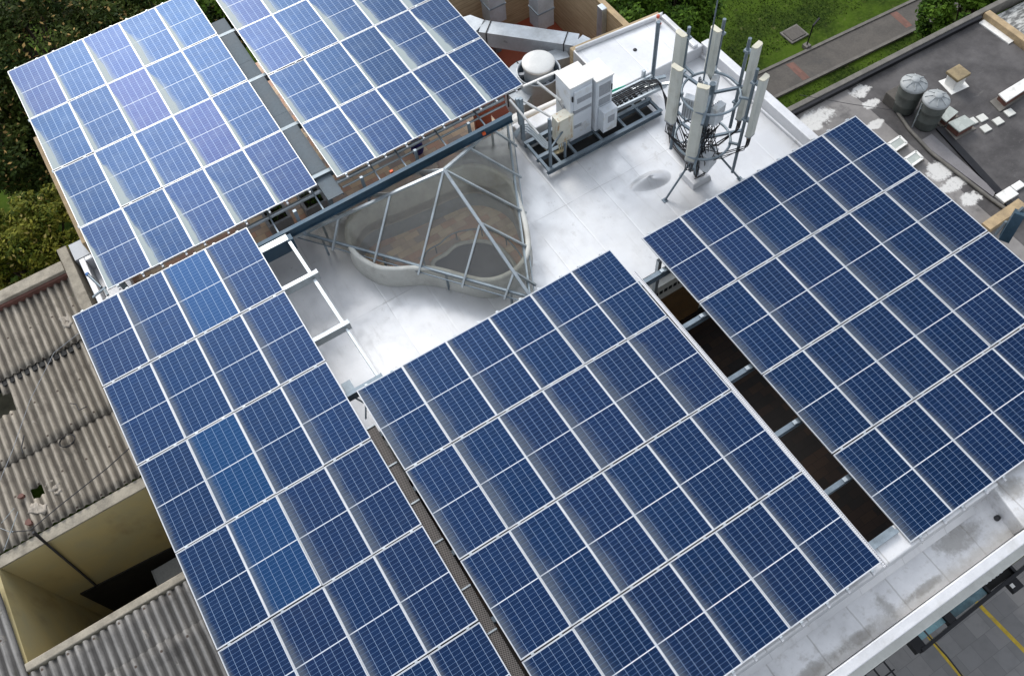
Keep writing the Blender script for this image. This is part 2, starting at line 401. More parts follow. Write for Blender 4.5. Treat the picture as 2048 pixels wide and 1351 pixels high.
def asphalt():
    t = NT('dark_roof_felt'); p = t.pos(); x, y, z = t.sep(p)
    n = t.noise(p, .8, 6, .65); f = t.noise(p, 12, 5, .7)
    c = t.mix(t.ss(n, .3, .72), (.045, .042, .043), (.115, .108, .108))
    c = t.mix(t.math('MULTIPLY', t.ss(f, .55, .75), .5), c, (.13, .125, .125))
    st = t.math('MULTIPLY', t.ss(t.noise(t.vscale(p, (.7, 3, 1)), 1.1, 5, .7), .60, .72), .4)
    c = t.mix(st, c, (.2, .19, .18))
    # paler zone beside the main building, divided from the rest along a line of the roof
    zone = t.math('LESS_THAN', t.math('ADD', x, t.math('MULTIPLY', t.math('SUBTRACT', y, 3.9), -.02)), 17.75)
    g = t.mix(t.ss(n, .3, .7), (.17, .16, .155), (.27, .255, .245))
    g = t.mix(t.math('MULTIPLY', t.ss(t.noise(p, 1.7, 5, .6), .56, .68), .6), g, (.09, .085, .085))
    c = t.mix(zone, c, g)
    wob = t.math('MULTIPLY', t.math('SUBTRACT', t.noise(p, 1.7, 5, .7), .5), 2.6)
    wob2 = t.math('MULTIPLY', t.math('SUBTRACT', t.noise(p, 7, 3, .6), .5), .7)
    for (u, v, ru, rv) in ((1722, 180, .42, .30), (1742, 208, .34, .2), (1632, 240, .85, .42), (1600, 262, .55, .3), (1748, 250, .4, .16), (1880, 342, .42, .38), (1908, 368, .55, .26), (1940, 398, .38, .28), (1865, 338, .2, .2)):
        q = P(u, v, -5)
        dx = t.math('DIVIDE', t.math('SUBTRACT', x, q.x), ru); dy = t.math('DIVIDE', t.math('SUBTRACT', y, q.y), rv)
        d = t.math('ADD', t.math('ADD', t.math('MULTIPLY', dx, dx), t.math('MULTIPLY', dy, dy)), t.math('ADD', t.math('MULTIPLY', wob, 1.4), t.math('MULTIPLY', wob2, 1.6)))
        c = t.mix(t.math('MULTIPLY', t.ss(d, .45, .95, 1., 0.), t.ss(f, .28, .5, .55, 1.)), c, (.60, .59, .57))
    t.bump(f, .3, .01)
    return t.set(c, .85)
M['asphalt'] = asphalt()

def streaky_roof():
    t = NT('streaky_white_roof'); p = t.pos()
    n = t.noise(t.vscale(p, (2, 7, 1)), 1.2, 6, .75)
    c = t.mix(t.ss(n, .4, .62), (.12, .12, .115), (.55, .55, .52)); return t.set(c, .8)
M['streaky'] = streaky_roof()

def corrugated(name, a, b, dirt):
    t = NT(name); p = t.pos(); x, y, z = t.sep(p)
    n = t.noise(t.vscale(p, (5, .7, 1)), 1.3, 6, .7); f = t.noise(p, 14, 5, .7)
    c = t.mix(t.ss(n, .3, .7), a, b)
    c = t.mix(t.math('MULTIPLY', t.ss(t.noise(p, 1.1, 6, .7), .5, .72), .75), c, dirt)
    c = t.mix(t.math('MULTIPLY', t.ss(f, .55, .72), .45), c, dirt)
    c = t.mix(t.math('MULTIPLY', t.ss(t.noise(p, 3.3, 4, .7), .63, .70), .6), c, (.42, .38, .33))
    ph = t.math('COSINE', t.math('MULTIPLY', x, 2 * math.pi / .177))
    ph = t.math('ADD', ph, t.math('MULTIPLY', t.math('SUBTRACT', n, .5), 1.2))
    c = t.mix(t.ss(ph, -.9, .5, .78, 0.), c, [q * .45 for q in dirt])    # rib shade painted into the troughs, along with silt
    c = t.mix(t.ss(ph, .55, 1.3, 0., .35), c, [min(1, q * 1.5) for q in b])  # crests painted paler, as the lit side of the ribs
    bx = t.math('FRACT', t.math('DIVIDE', x, .531)); by = t.math('FRACT', t.math('DIVIDE', t.math('ADD', y, .37), .96))
    bd = t.math('ADD', t.math('POWER', t.math('MULTIPLY', t.math('SUBTRACT', bx, .333), .531), 2.), t.math('POWER', t.math('MULTIPLY', t.math('SUBTRACT', by, .5), .96), 2.))
    c = t.mix(t.ss(bd, .0003, .0011, .9, 0.), c, (.05, .03, .02))          # fixing bolts and their rust
    c = t.mix(t.math('MULTIPLY', t.ss(t.noise(p, 5.5, 5, .75), .62, .68), .55), c, (.07, .072, .045))   # moss and lichen
    t.bump(f, .3, .008)
    return t.set(c, .9)
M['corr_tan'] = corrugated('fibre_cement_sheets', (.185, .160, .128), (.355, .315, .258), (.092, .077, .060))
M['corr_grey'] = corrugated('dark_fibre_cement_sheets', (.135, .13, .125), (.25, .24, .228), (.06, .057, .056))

def yellow_wall():
    t = NT('stained_yellow_wall'); p = t.pos()
    c = t.mix(t.ss(t.noise(p, .8, 5, .6), .35, .7), (.45, .37, .18), (.37, .335, .20))
    c = t.mix(t.math('MULTIPLY', t.ss(t.noise(t.vscale(p, (1, 1, .5)), 1.3, 5), .5, .7), .6), c, (.24, .185, .09))
    return t.set(c, .85)
M['yellow_wall'] = yellow_wall()

def glass():
    t = NT('grey_skylight_glass'); p = t.pos()
    nt = t.t; out = nt.nodes['Material Output']
    tr = t.n('ShaderNodeBsdfTransparent'); tr.inputs[0].default_value = (.955, .95, .925, 1)
    gl = t.n('ShaderNodeBsdfGlossy'); gl.inputs['Roughness'].default_value = .08; gl.inputs['Color'].default_value = (.9, .94, 1, 1)
    df = t.n('ShaderNodeBsdfDiffuse')
    t.l(t.mix(t.ss(t.noise(p, 2, 5), .3, .7), (.20, .195, .18), (.29, .28, .26)), df.inputs[0])
    lw = t.n('ShaderNodeLayerWeight'); lw.inputs[0].default_value = .5; fr = t.math('ADD', .035, t.math('MULTIPLY', t.math('POWER', lw.outputs['Facing'], 5.), .8))
    tl_ = t.n('ShaderNodeBsdfTranslucent'); tl_.inputs[0].default_value = (.40, .39, .36, 1); m0 = t.n('ShaderNodeMixShader'); m0.inputs[0].default_value = .5
    t.l(df.outputs[0], m0.inputs[1]); t.l(tl_.outputs[0], m0.inputs[2]); m1 = t.n('ShaderNodeMixShader'); m2 = t.n('ShaderNodeMixShader')
    t.l(t.ss(t.noise(p, 1.4, 5, .65), .3, .75, .09, .23), m1.inputs[0]); t.l(tr.outputs[0], m1.inputs[1]); t.l(m0.outputs[0], m1.inputs[2])
    t.l(fr, m2.inputs[0]); t.l(m1.outputs[0], m2.inputs[1]); t.l(gl.outputs[0], m2.inputs[2])
    t.l(m2.outputs[0], out.inputs[0]); return t.m
M['glass'] = glass()

def grass():
    t = NT('grass_ground'); p = t.pos()
    a = t.noise(p, .55, 6, .65); b = t.noise(p, 7, 5, .7)
    c = t.mix(t.ss(a, .32, .68), (.012, .026, .003), (.056, .100, .008))
    c = t.mix(t.math('MULTIPLY', t.ss(b, .4, .7), .6), c, (.075, .115, .016))
    c = t.mix(t.math('MULTIPLY', t.ss(t.noise(p, 2.1, 5, .7), .60, .72), .5), c, (.17, .15, .07))
    t.bump(b, .5, .04)
    return t.set(c, .95, 0., .1)
M['grass'] = grass()
M['path'] = plain('grey_path_slabs', (.105, .095, .085), .9, 0, .3, 1.6, (.07, .068, .066), .3)
M['path_edge'] = plain('path_kerb', (.16, .15, .135), .9, 0, .3, 4)
M['grating'] = None
def grating():
    t = NT('steel_grating'); p = t.pos(); x, y, z = t.sep(p)
    s = t.math('FRACT', t.math('DIVIDE', t.math('ADD', y, t.math('MULTIPLY', x, 1.1)), .045))
    s2 = t.math('FRACT', t.math('DIVIDE', t.math('SUBTRACT', y, t.math('MULTIPLY', x, 1.1)), .045))
    k = t.math('MAXIMUM', t.math('LESS_THAN', s, .3), t.math('LESS_THAN', s2, .3))
    return t.set(t.mix(k, (.03, .026, .025), (.24, .22, .21)), .6, .3)
M['grating'] = grating()
def perforated():
    t = NT('perforated_tray'); p = t.pos(); x, y, z = t.sep(p)
    a = t.math('LESS_THAN', t.math('FRACT', t.math('DIVIDE', x, .028)), .45); b = t.math('LESS_THAN', t.math('FRACT', t.math('DIVIDE', y, .040)), .45)
    return t.set(t.mix(t.math('MULTIPLY', a, b), (.66, .66, .68), (.12, .12, .13)), .5, .3)
M['perf'] = perforated()

def leaves(name, dark, mid, light, accent=None, pa=.0):
    t = NT(name); g = t.n('ShaderNodeNewGeometry'); r = g.outputs['Random Per Island']; p = g.outputs['Position']
    c = t.mix(t.ss(r, .0, .75), dark, mid); c = t.mix(t.ss(r, .72, 1.), c, light)
    c = t.mix(t.math('MULTIPLY', t.ss(t.noise(p, .9, 3), .40, .66), .55), c, light)
    if accent: c = t.mix(t.math('GREATER_THAN', r, 1 - pa), c, accent)
    return t.set(c, .75, 0., .12)
M['leaf_dark'] = leaves('dark_tree_leaves', (.010, .022, .004), (.026, .046, .007), (.062, .080, .012), (.38, .25, .09), .05)
M['leaf_bush'] = leaves('yellow_green_leaves', (.028, .050, .005), (.095, .115, .010), (.24, .22, .030), (.42, .34, .12), .03)  # palest leaf tones hold the bush's sun highlights in their colour
M['leaf_green'] = leaves('green_leaves', (.016, .040, .005), (.042, .095, .008), (.10, .18, .016))

# ------------------------------------------------------------------ terrain, paths and paving
ZG = -9.0
def sheet(name, poly, z, mat, th=None):
    b = MB()
    if th: b.prism(poly, z - th, z)
    else: b.add([(p[0], p[1], z) for p in poly], [tuple(range(len(poly)))])
    return b
g = MB(); N = 60
vs = [(-250 + 500 * i / N, -250 + 500 * j / N, ZG) for j in range(N + 1) for i in range(N + 1)]
g.add(vs, [(j * (N + 1) + i, j * (N + 1) + i + 1, (j + 1) * (N + 1) + i + 1, (j + 1) * (N + 1) + i) for j in range(N) for i in range(N)])
struct(g.build('grass_ground', M['grass']))
# garden path running along x past the east neighbour
struct(sheet('path', [(12.5, 8.65), (60, 6.03), (60, 5.0), (12.5, 7.46)], ZG + .06, M['path'], .06).build('path', M['path']))
k = MB()
for ya, yb in ((8.65, 6.03), (7.34, 4.88)): k.hexa([(12.5, ya, ZG), (60, yb, ZG), (60, yb + .12, ZG), (12.5, ya + .12, ZG)], [(12.5, ya, ZG + .10), (60, yb, ZG + .10), (60, yb + .12, ZG + .10), (12.5, ya + .12, ZG + .10)])
struct(k.build('path_kerb', M['path_edge']))
for (a, b_, c_, d_) in (((1571.5, 128.7), (1586.9, 124), (1620, 155), (1606, 161)), ((1779, 27), (1794, 23), (1825, 51), (1812, 56))):
    q = [P(u, v, ZG + .064) for u, v in (a, b_, c_, d_)]
    struct(MB().add(q, [(3, 2, 1, 0)]).build('brick_paving_band', M['brick_band']))
struct(sheet('plaza', [(-250, -9.35), (250, -9.35), (250, -250), (-250, -250)], ZG + .02, None).build('plaza_pavement', M['plaza']))
for (a, b_) in (((1960, 1210), (2060, 1312)), ((1858, 1272), (1930, 1360))):
    p = P(*a, ZG + .024); q = P(*b_, ZG + .024); d = (q - p).normalized(); s = Vector((-d.y, d.x, 0)) * .055; q = q + d * 4; p = p - d * 1.0
    struct(MB().add([p - s, q - s, q + s, p + s], [(0, 1, 2, 3)]).build('yellow_paving_line', M['yellow']))

# ------------------------------------------------------------------ main building
ZR = -2.2                                        # silver roof
main = thing('office_building', (4, 0, ZG), 'office building with silver painted flat roof carrying solar panels and antenna mast', 'building')
def bez(pts, n=10):
    """closed Catmull-Rom through pts"""
    out = []; m_ = len(pts)
    for i in range(m_):
        p0, p1, p2, p3 = [Vector(pts[(i + j - 1) % m_]) for j in range(4)]
        for k_ in range(n):
            t = k_ / n
            out.append(.5 * ((2 * p1) + (p2 - p0) * t + (2 * p0 - 5 * p1 + 4 * p2 - p3) * t * t + (3 * p1 - p0 - 3 * p2 + p3) * t ** 3))
    return out
def z_(u, v): return (440 + u / 2.926, 200 + v / 2.926)       # from the skylight close-up to the photo
ZK = -1.50                                        # top of the kerb round the skylight opening
kid_px = [(770, 700), (760, 790), (800, 880), (905, 950), (1010, 968), (1170, 960), (1300, 976), (1430, 1012), (1540, 1034), (1640, 1018), (1735, 960), (1785, 870), (1775, 740), (1735, 600), (1680, 480), (1570, 410), (1430, 395), (1230, 470), (1010, 560), (840, 625)]
kid = [P(*z_(*q), ZK) for q in kid_px]
kid = bez([(p.x, p.y, 0) for p in kid], 6)
ar = sum(kid[i].x * kid[(i + 1) % len(kid)].y - kid[(i + 1) % len(kid)].x * kid[i].y for i in range(len(kid)))
if ar < 0: kid = kid[::-1]
def offset(loop, d):
    o = []; n = len(loop)
    for i in range(n):
        t = (loop[(i + 1) % n] - loop[i - 1]); t.normalize(); o.append(loop[i] + Vector((t.y, -t.x, 0)) * d)
    return o
kin = kid; kout = offset(kid, .13)
roof_poly = [(-4.45, .04), (12.95, .04), (12.95, 5.05), (7.55, 5.42), (7.55, 5.95), (-.6, 5.95), (-.6, 5.0), (-4.45, 5.0)]
def holed(outer, inner, z, name, mat, parent, th=.3):
    bm = bmesh.new()
    def loop(pts, zz): 
        vv = [bm.verts.new((p[0], p[1], zz)) for p in pts]
        return [bm.edges.new((vv[i], vv[(i + 1) % len(vv)])) for i in range(len(vv))], vv
    e1, v1 = loop(outer, z); e2, v2 = loop(inner, z)
    bmesh.ops.triangle_fill(bm, use_beauty=True, use_dissolve=False, edges=e1 + e2)
    bm.normal_update()
    for f in bm.faces:
        if f.normal.z < 0: f.normal_flip()
    for vv in (v1, v2):
        n = len(vv); lo = [bm.verts.new((v.co.x, v.co.y, z - th)) for v in vv]
        for i in range(n):
            j = (i + 1) % n; bm.faces.new((vv[i], vv[j], lo[j], lo[i]) if vv is v2 else (vv[j], vv[i], lo[i], lo[j]))
    w = wloc(parent); bmesh.ops.translate(bm, verts=bm.verts, vec=-w)
    me = bpy.data.meshes.new(name); bm.to_mesh(me); bm.free(); me.materials.append(mat)
    o = bpy.data.objects.new(name, me); COL.objects.link(o); o.parent = parent; return o
roof = holed(roof_poly, [(p.x, p.y) for p in kid], ZR, 'roof', M['silver'], main)
# kerb: a curved upstand with a rounded lip, inner wall running down to the terrace
n = len(kid); b = MB(); vs = []
prof = [(kout, ZR - .02), (offset(kid, .15), ZR + .03), (kout, ZR + .12), (kout, ZK - .03), (offset(kid, .10), ZK), (offset(kid, .03), ZK), (kin, ZK - .03), (kin, ZR - .34)]
for lp, z in prof: vs += [(p.x, p.y, z) for p in lp]
fs = [(i * n + k_, i * n + (k_ + 1) % n, (i + 1) * n + (k_ + 1) % n, (i + 1) * n + k_) for i in range(len(prof) - 1) for k_ in range(n)]
b.add(vs, fs, True); b.build('skylight_kerb', M['kerb'], main)
ZT = -4.9                                         # yard and patio level
ZN_ = -3.05                                        # paved terrace under the back arrays and the skylight
b = MB(); vs = [(p.x, p.y, ZR - .34) for p in offset(kid, .004)] + [(p.x, p.y, ZN_) for p in offset(kid, .004)]
b.add(vs, [(k_, (k_ + 1) % n, n + (k_ + 1) % n, n + k_) for k_ in range(n)], True); b.build('shaft_wall', M['shaft'], main)
MB().prism([(-4.19, .2), (7.3, .2), (7.3, 13.2), (-3.6, 13.2), (-3.6, 6.1), (-4.19, 6.1)], ZN_ - .3, ZN_).build('terrace_floor', M['pavers'], main)
MB().box(-3.72, -3.601, 7.9, 12.0, ZN_ - .3, -1.25).build('terrace_parapet', M['tan'], main, .01)
MB().box(7.301, 12.0, 5.0, 12.2, ZT - .3, ZT).build('yard_floor', M['red_floor'], main)
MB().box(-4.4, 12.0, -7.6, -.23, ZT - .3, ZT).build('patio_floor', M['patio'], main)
q = [PYY(1322, 602, -.24), PYY(1356, 578, -.24)]; zt_ = (q[0].z + q[1].z) / 2
MB().box(5.4, 9.0, -.26, -.221, ZT, zt_).build('timber_cladding', M['wood_floor'], main)
b = MB()
for i in range(12): b.box(6.7 + i * .14, 6.79 + i * .14, -.235, -.2205, zt_ + .30, zt_ + .42)
b.build('wall_vent', M['dark_interior'], main)
# walls
b = MB(); b.box(-4.4, -4.2, -7.6, 5.0, ZG, ZR - .31); b.box(12.4, 12.6, -7.6, 5.0, ZG, ZR - .31)
b.box(-4.4, 12.95, -.22, .02, ZT + .01, ZR - .31); b.box(7.14, 7.29, 5.95, 13.2, ZT, ZN_ - .31)
b.box(7.56, 12.9, 4.75, 4.98, ZT + .01, ZR - .31)
b.box(-3.7, -3.5, 5.01, 13.2, ZG, ZN_ - .31); b.box(-3.49, 7.3, 13.0, 13.2, ZG, ZN_ - .31); b.box(7.31, 12, 12.0, 12.2, ZG, ZT - .31); b.box(-4.4, 12, -7.6, -7.3, ZG, ZT - .31)
b.build('wall', M['kerb'], main)
# parapets
def parapet(pts, w, z0, z1, name='parapet', mat='silver_edge'):
    b = MB()
    for a, c in zip(pts[:-1], pts[1:]): b.bar((a[0], a[1], (z0 + z1) / 2), (c[0], c[1], (z0 + z1) / 2), w, z1 - z0)
    return b.build(name, M[mat], main, .025)
pe = [P(1403, 86, -1.8), P(1645, 285, -1.8)]
pe[0].x += .0
d = (pe[1] - pe[0]); pe1 = pe[1] + d * .5
b = MB(); b.bar((13.0, 5.2, -2.05), (13.1, -2.6, -2.05), .26, .5); b.build('parapet', M['silver_edge'], main, .03)
b = MB(); b.bar((12.86, 5.1, ZR + .03), (12.95, .0, ZR + .03), .12, .10); b.build('roof_fillet', M['silver'], main, .04)
# raised slab at the back corner and the low upstand in front of the duct terrace
b = MB(); b.hexa([(9.86, 5.08, ZR - .6), (12.86, 5.07, ZR - .6), (12.70, 6.72, ZR - .6), (9.86, 6.98, ZR - .6)], [(9.86, 5.08, -1.82), (12.86, 5.07, -1.82), (12.70, 6.72, -1.82), (9.86, 6.98, -1.82)])
b.build('raised_slab', M['silver'], main, .03)
b = MB(); b.hexa([(9.90, 6.86, -1.82), (12.6, 6.58, -1.82), (12.7, 6.70, -1.82), (9.90, 6.96, -1.82)], [(9.90, 6.88, -1.70), (12.6, 6.60, -1.70), (12.7, 6.69, -1.70), (9.90, 6.95, -1.70)])
b.box(12.55, 12.7, 5.1, 6.6, -1.82, -1.72); b.build('slab_rim', M['silver_edge'], main, .03)
MB().box(7.05, 9.85, 5.20, 5.62, ZR - .5, -1.85).build('low_parapet', M['silver_edge'], main, .03)
MB().box(7.06, 9.84, 5.621, 5.68, ZT, -1.95).build('duct_yard_wall', M['board'], main)
MB().hexa([(9.87, 6.99, ZT), (12.68, 6.73, ZT), (12.68, 6.9, ZT), (9.87, 7.15, ZT)], [(9.87, 6.99, -1.86), (12.68, 6.73, -1.86), (12.68, 6.9, -1.86), (9.87, 7.15, -1.86)]).build('yard_wall_front', M['board'], main)
# south gutter: wall, gutter floor, outer parapet, cornice
MB().box(-4.4, 9.1, -8.10, -7.62, ZG, -.42).build('beam_wall', M['gutter'], main, .03)
b = MB(); b.box(6.25, 6.93, -7.78, -7.70, -.419, -.33); b.box(6.25, 6.93, -7.70, -7.62, -.419, -.40); b.build('angle_iron', M['galv'], main)
MB().box(-4.4, 9.1, -8.92, -8.11, -1.3, -1.0).build('gutter_floor', M['gutter'], main)
b = MB(); b.hexa([(-4.4, -8.11, -1.0), (9.1, -8.11, -1.0), (9.1, -8.10, -1.0), (-4.4, -8.10, -1.0)], [(-4.4, -8.13, -.93), (9.1, -8.13, -.93), (9.1, -8.10, -.6), (-4.4, -8.10, -.6)])
b.hexa([(-4.4, -8.24, -.995), (8.68, -8.24, -.995), (8.68, -8.13, -.995), (-4.4, -8.13, -.995)], [(-4.4, -8.24, -.99), (8.68, -8.24, -.99), (8.68, -8.125, -.91), (-4.4, -8.125, -.91)])
b.build('gutter_fillet', M['silver'], main)
MB().box(-4.4, 12.5, -9.12, -8.93, -1.6, -.6).build('outer_parapet', M['silver_edge'], main, .02)
MB().box(-4.4, 12.5, -9.29, -9.121, -1.75, -1.30).build('cornice', M['kerb'], main, .02)
MB().hexa([(8.93, -8.92, -1.6), (12.5, -8.92, -1.6), (12.5, -7.6, -1.6), (9.13, -7.6, -1.6)], [(8.93, -8.92, -.56), (12.5, -8.92, -.56), (12.5, -7.6, -.56), (9.13, -7.6, -.56)]).build('end_block', M['gutter'], main, .03)
MB().box(-4.4, 12.4, -9.20, -9.08, ZG, -1.76).build('front_wall', M['kerb'], main)
# outlet in the gutter end
b = MB(); q = P(1996, 1028, -.9); b.lathe((q.x - .02, q.y - .04, -1.0), [(.0, .07), (.05, .065), (.055, .0)], 16); b.build('gutter_outlet', M['dark'], main)
# yard walls round the ducts
b = MB(); b.box(7.4, 12.0, 11.9, 12.08, ZT, -2.5); b.box(12.0, 12.15, 6.95, 12.08, ZT, -2.5); b.build('yard_wall', M['board'], main)
b = MB(); b.box(7.38, 12.17, 11.88, 12.10, -2.5, -2.43); b.box(11.98, 12.17, 6.95, 11.87, -2.5, -2.43); b.build('wall_coping', M['tan'], main)
b = MB(); b.box(11.82, 11.999, 8.35, 8.62, ZT, -2.38); b.build('pillar', M['galv_light'], main, .02)
# white trough at the back west corner, with its kerb
b = MB(); b.box(-4.02, -3.88, 6.0, 7.85, -2.4, -1.62); b.box(-3.88, -3.2, 7.72, 7.85, -2.4, -1.62); b.box(-3.88, -3.2, 6.0, 7.72, -2.4, -2.0); b.build('roof_trough', M['silver_edge'], main, .02)
# dark infill and wavy rim standing in for a void in the terrace floor
rim_px = [(1255, 955), (1330, 905), (1390, 855), (1470, 836), (1540, 834), (1610, 856), (1665, 905), (1720, 985), (1700, 1060), (1560, 1085), (1420, 1060), (1320, 1010)]
rl = bez([(lambda p: (p.x, p.y, 0))(P(*z_(*q), ZN_ + .08)) for q in rim_px], 5)
ar = sum(rl[i].x * rl[(i + 1) % len(rl)].y - rl[(i + 1) % len(rl)].x * rl[i].y for i in range(len(rl)))
if ar < 0: rl = rl[::-1]
pl = thing('wavy_void_infill', (rl[0].x, rl[0].y, ZN_), 'kidney shaped dark bed with pale curved rim standing in for floor void under the skylight', 'planter')
n = len(rl); ro = offset(rl, .10); b = MB(); vs = []
for lp, z in ((ro, ZN_), (ro, ZN_ + .09), (rl, ZN_ + .09), (rl, ZN_ + .02)): vs += [(p.x, p.y, z) for p in lp]
b.add(vs, [(i * n + k_, i * n + (k_ + 1) % n, (i + 1) * n + (k_ + 1) % n, (i + 1) * n + k_) for i in range(3) for k_ in range(n)], True); b.build('rim', M['kerb'], pl)
MB().prism([(p.x, p.y) for p in rl], ZN_, ZN_ + .05).build('infill', plain('dark_void_infill', (.13, .13, .15), .8, 0, .2, 3), pl)
rr = offset(rl, .26); hr = [(p.x, p.y, ZN_ + .30) for p in rr]
b = MB(); b.tube(hr, .022, 8, closed=True)
for i in range(0, n, 8): b.tube([(rr[i].x, rr[i].y, ZN_), (rr[i].x, rr[i].y, ZN_ + .30)], .018, 6)
tag(b.build('handrail', M['galv']), 'thin grey handrail curving round the dark bed under the skylight', 'handrail')

# ------------------------------------------------------------------ pyramid skylight
ZE = -1.6
Wc, Ne, Se, Ap = P(592, 474, ZE), P(1021, 228, ZE), P(1072, 610, ZE), P(888, 341, .0)
skl = thing('pyramid_skylight', ((Wc + Ne + Se).x / 3, (Wc + Ne + Se).y / 3, ZR), 'three sided grey glass pyramid skylight over the kidney shaped roof opening', 'skylight')
def facet(a, c, ap, name):
    b = MB(); nrm = (c - a).cross(ap - a).normalized()
    if nrm.z < 0: nrm = -nrm
    q = [a, c, ap]; lo = [p - nrm * .012 for p in q]
    if (q[1] - q[0]).cross(q[2] - q[0]).dot(nrm) < 0: q = q[::-1]; lo = lo[::-1]
    b.add(q + lo, [(0, 1, 2), (5, 4, 3), (0, 3, 4, 1), (1, 4, 5, 2), (2, 5, 3, 0)])
    return b.build(name, M['glass'], skl), nrm
f1, n1 = facet(Wc, Se, Ap, 'glass_facet'); f2, n2 = facet(Se, Ne, Ap, 'glass_facet'); f3, n3 = facet(Ne, Wc, Ap, 'glass_facet')
def lift(p, k=.022): return p + Vector((0, 0, k))
for a in (Wc, Ne, Se):
    MB().bar(lift(a), lift(Ap), .07, .055).build('hip_bar', M['galv_light'], skl)
def on(a, t): return a + (Ap - a) * t
def eave(a, c, t): return a + (c - a) * t
# glazing bars from the hips down to the eaves, at matching fractions
def hitf(a, uv):
    best = min((( (lambda q: (q[0] - uv[0]) ** 2 + (q[1] - uv[1]) ** 2)(px(on(a, t / 200))), t / 200) for t in range(201)))
    return best[1]
def px(p):
    d = p - CP; q = [sum(RC[r][i] * d[i] for i in range(3)) for r in range(3)]
    return (1024 + F * q[0] / q[2], 675.5 + F * q[1] / q[2])
def hite(a, c, uv):
    best = min((( (lambda q: (q[0] - uv[0]) ** 2 + (q[1] - uv[1]) ** 2)(px(eave(a, c, t / 200))), t / 200) for t in range(201)))
    return best[1]
def gbar(p, q, nrm, over=.06):
    e = (q - p).normalized(); MB().bar(p + nrm * .025 + e * .03, q + nrm * .025 + e * over, .046, .05, nrm).build('glazing_bar', M['galv_light'], skl)
for hip, uvt, uve in ((Wc, (680, 438), (662, 510)), (Wc, (783, 393), (747, 535)), (Ap, (888, 343), (833, 565)), (Se, (957, 450), (918, 595)), (Se, (1025, 548), (1008, 608))):
    top = Ap if hip is Ap else on(hip, hitf(hip, uvt))
    gbar(top, eave(Wc, Se, hite(Wc, Se, uve)), n1)
for hip, uvt, uve in ((Ne, (985, 262), (1043, 290)), (Ne, (940, 300), (1053, 352)), (Ap, (893, 345), (1066, 422)), (Se, (960, 447), (1078, 493)), (Se, (1028, 545), (1088, 567))):
    top = Ap if hip is Ap else on(hip, hitf(hip, uvt))
    gbar(top, eave(Ne, Se, hite(Ne, Se, uve)), n2)
for hip, t in ((Wc, hitf(Wc, (680, 438))), (Wc, hitf(Wc, (783, 393))), (Ap, 1), (Ne, hitf(Ne, (940, 300))), (Ne, hitf(Ne, (985, 262)))):
    top = Ap if hip is Ap else on(hip, t)
    foot = eave(Wc, Ne, .5) if hip is Ap else (eave(Wc, Ne, t / 2) if hip is Wc else eave(Ne, Wc, t / 2))
    gbar(top, foot, n3, .02)
ctr = (Wc + Ne + Se) / 3
def ins(p, k=.935): return Vector((ctr.x + (p.x - ctr.x) * k, ctr.y + (p.y - ctr.y) * k, ZE + .08))
b = MB(); q = [ins(Wc), ins(Se), ins(Ne)]
for i in range(3): b.bar(q[i], q[(i + 1) % 3], .06, .06)
b.build('base_ring', M['galv'], skl)
for a, c in ((Wc, Se), (Se, Ne), (Ne, Wc)): MB().bar(a, c, .022, .022).build('edge_trim', M['mast_steel'], skl)
b = MB()
for i in range(3):
    for t in (.08, .36, .64, .92):
        p = q[i] + (q[(i + 1) % 3] - q[i]) * t; b.bar((p.x, p.y, ZR), (p.x, p.y, ZE + .05), .05, .05)
b.build('base_post', M['galv'], skl)

# ------------------------------------------------------------------ solar arrays
ARR = {  # name: origin, rotation, columns, rows, material, label tail, group
 'C': ((0, 0, 0), (-.0062, .0187, .0055), 6, 4),
 'D': ((6.9736, .0364, -.3769), (-.0006, -.0112, -.0004), 6, 4),
 'B': ((-4.295, 5.0128, -.0717), (.0072, -.0110, -.0003), 4, 6),
 'A': ((-3.4294, 13.4082, -.2162), (.0003, -.0080, -.0021), 5, 4),
 'E': ((2.1587, 13.3412, -.276), (-.0062, -.0065, -.0028), 5, 4)}
TAIL = {'A': ('pale blue', 'beside the tall trees'), 'E': ('pale blue', 'beside the ventilation ducts'), 'B': ('deep blue', 'beside the corrugated roof'),
        'C': ('deep blue', 'in front of the skylight'), 'D': ('deep blue', 'below the antenna mast')}
GRP = {'A': 'solar panels of the array beside the trees', 'E': 'solar panels of the array beside the ducts', 'B': 'solar panels of the array beside the corrugated roof',
       'C': 'solar panels of the array in front of the skylight', 'D': 'solar panels of the array below the antenna mast'}
ORD = ['first', 'second', 'third', 'fourth', 'fifth', 'sixth']
PW, PL, PX, PY = 1.016, 1.993, 1.02, 2.03 * .99457
def panel_meshes():
    lip = .0115; h = .035
    b = MB()
    # frame: outer wall and a top lip 3 mm proud of the glass
    for (x0, x1, y0, y1) in ((0, PW, -lip, 0), (0, PW, -PL, -PL + lip), (0, lip, -PL + lip, -lip), (PW - lip, PW, -PL + lip, -lip)):
        b.box(x0, x1, y0, y1, -h, 0)
    fr = b.build('frame', M['alu'])
    b = MB(); b.box(lip, PW - lip, -PL + lip, -lip, -.010, -.004); gl = b.build('glass_laminate', M['cell_soft'])
    b = MB(); b.box(PW / 2 - .06, PW / 2 + .06, -PL / 2 - .05, -PL / 2 + .05, -.034, -.0101); jb = b.build('junction_box', M['dark'])
    out = (fr.data, gl.data, jb.data)
    for o in (fr, gl, jb): bpy.data.objects.remove(o)
    return out
me_fr, me_gl, me_jb = panel_meshes()
me_gw = me_gl.copy(); me_gw.materials.clear(); me_gw.materials.append(M['cell_wedge'])
AZURE = {('B', 2, 0): .42, ('B', 1, 2): .40, ('B', 1, 3): .42, ('B', 1, 1): .10, ('D', 1, 0): .12, ('D', 2, 0): .10, ('D', 2, 1): .08}
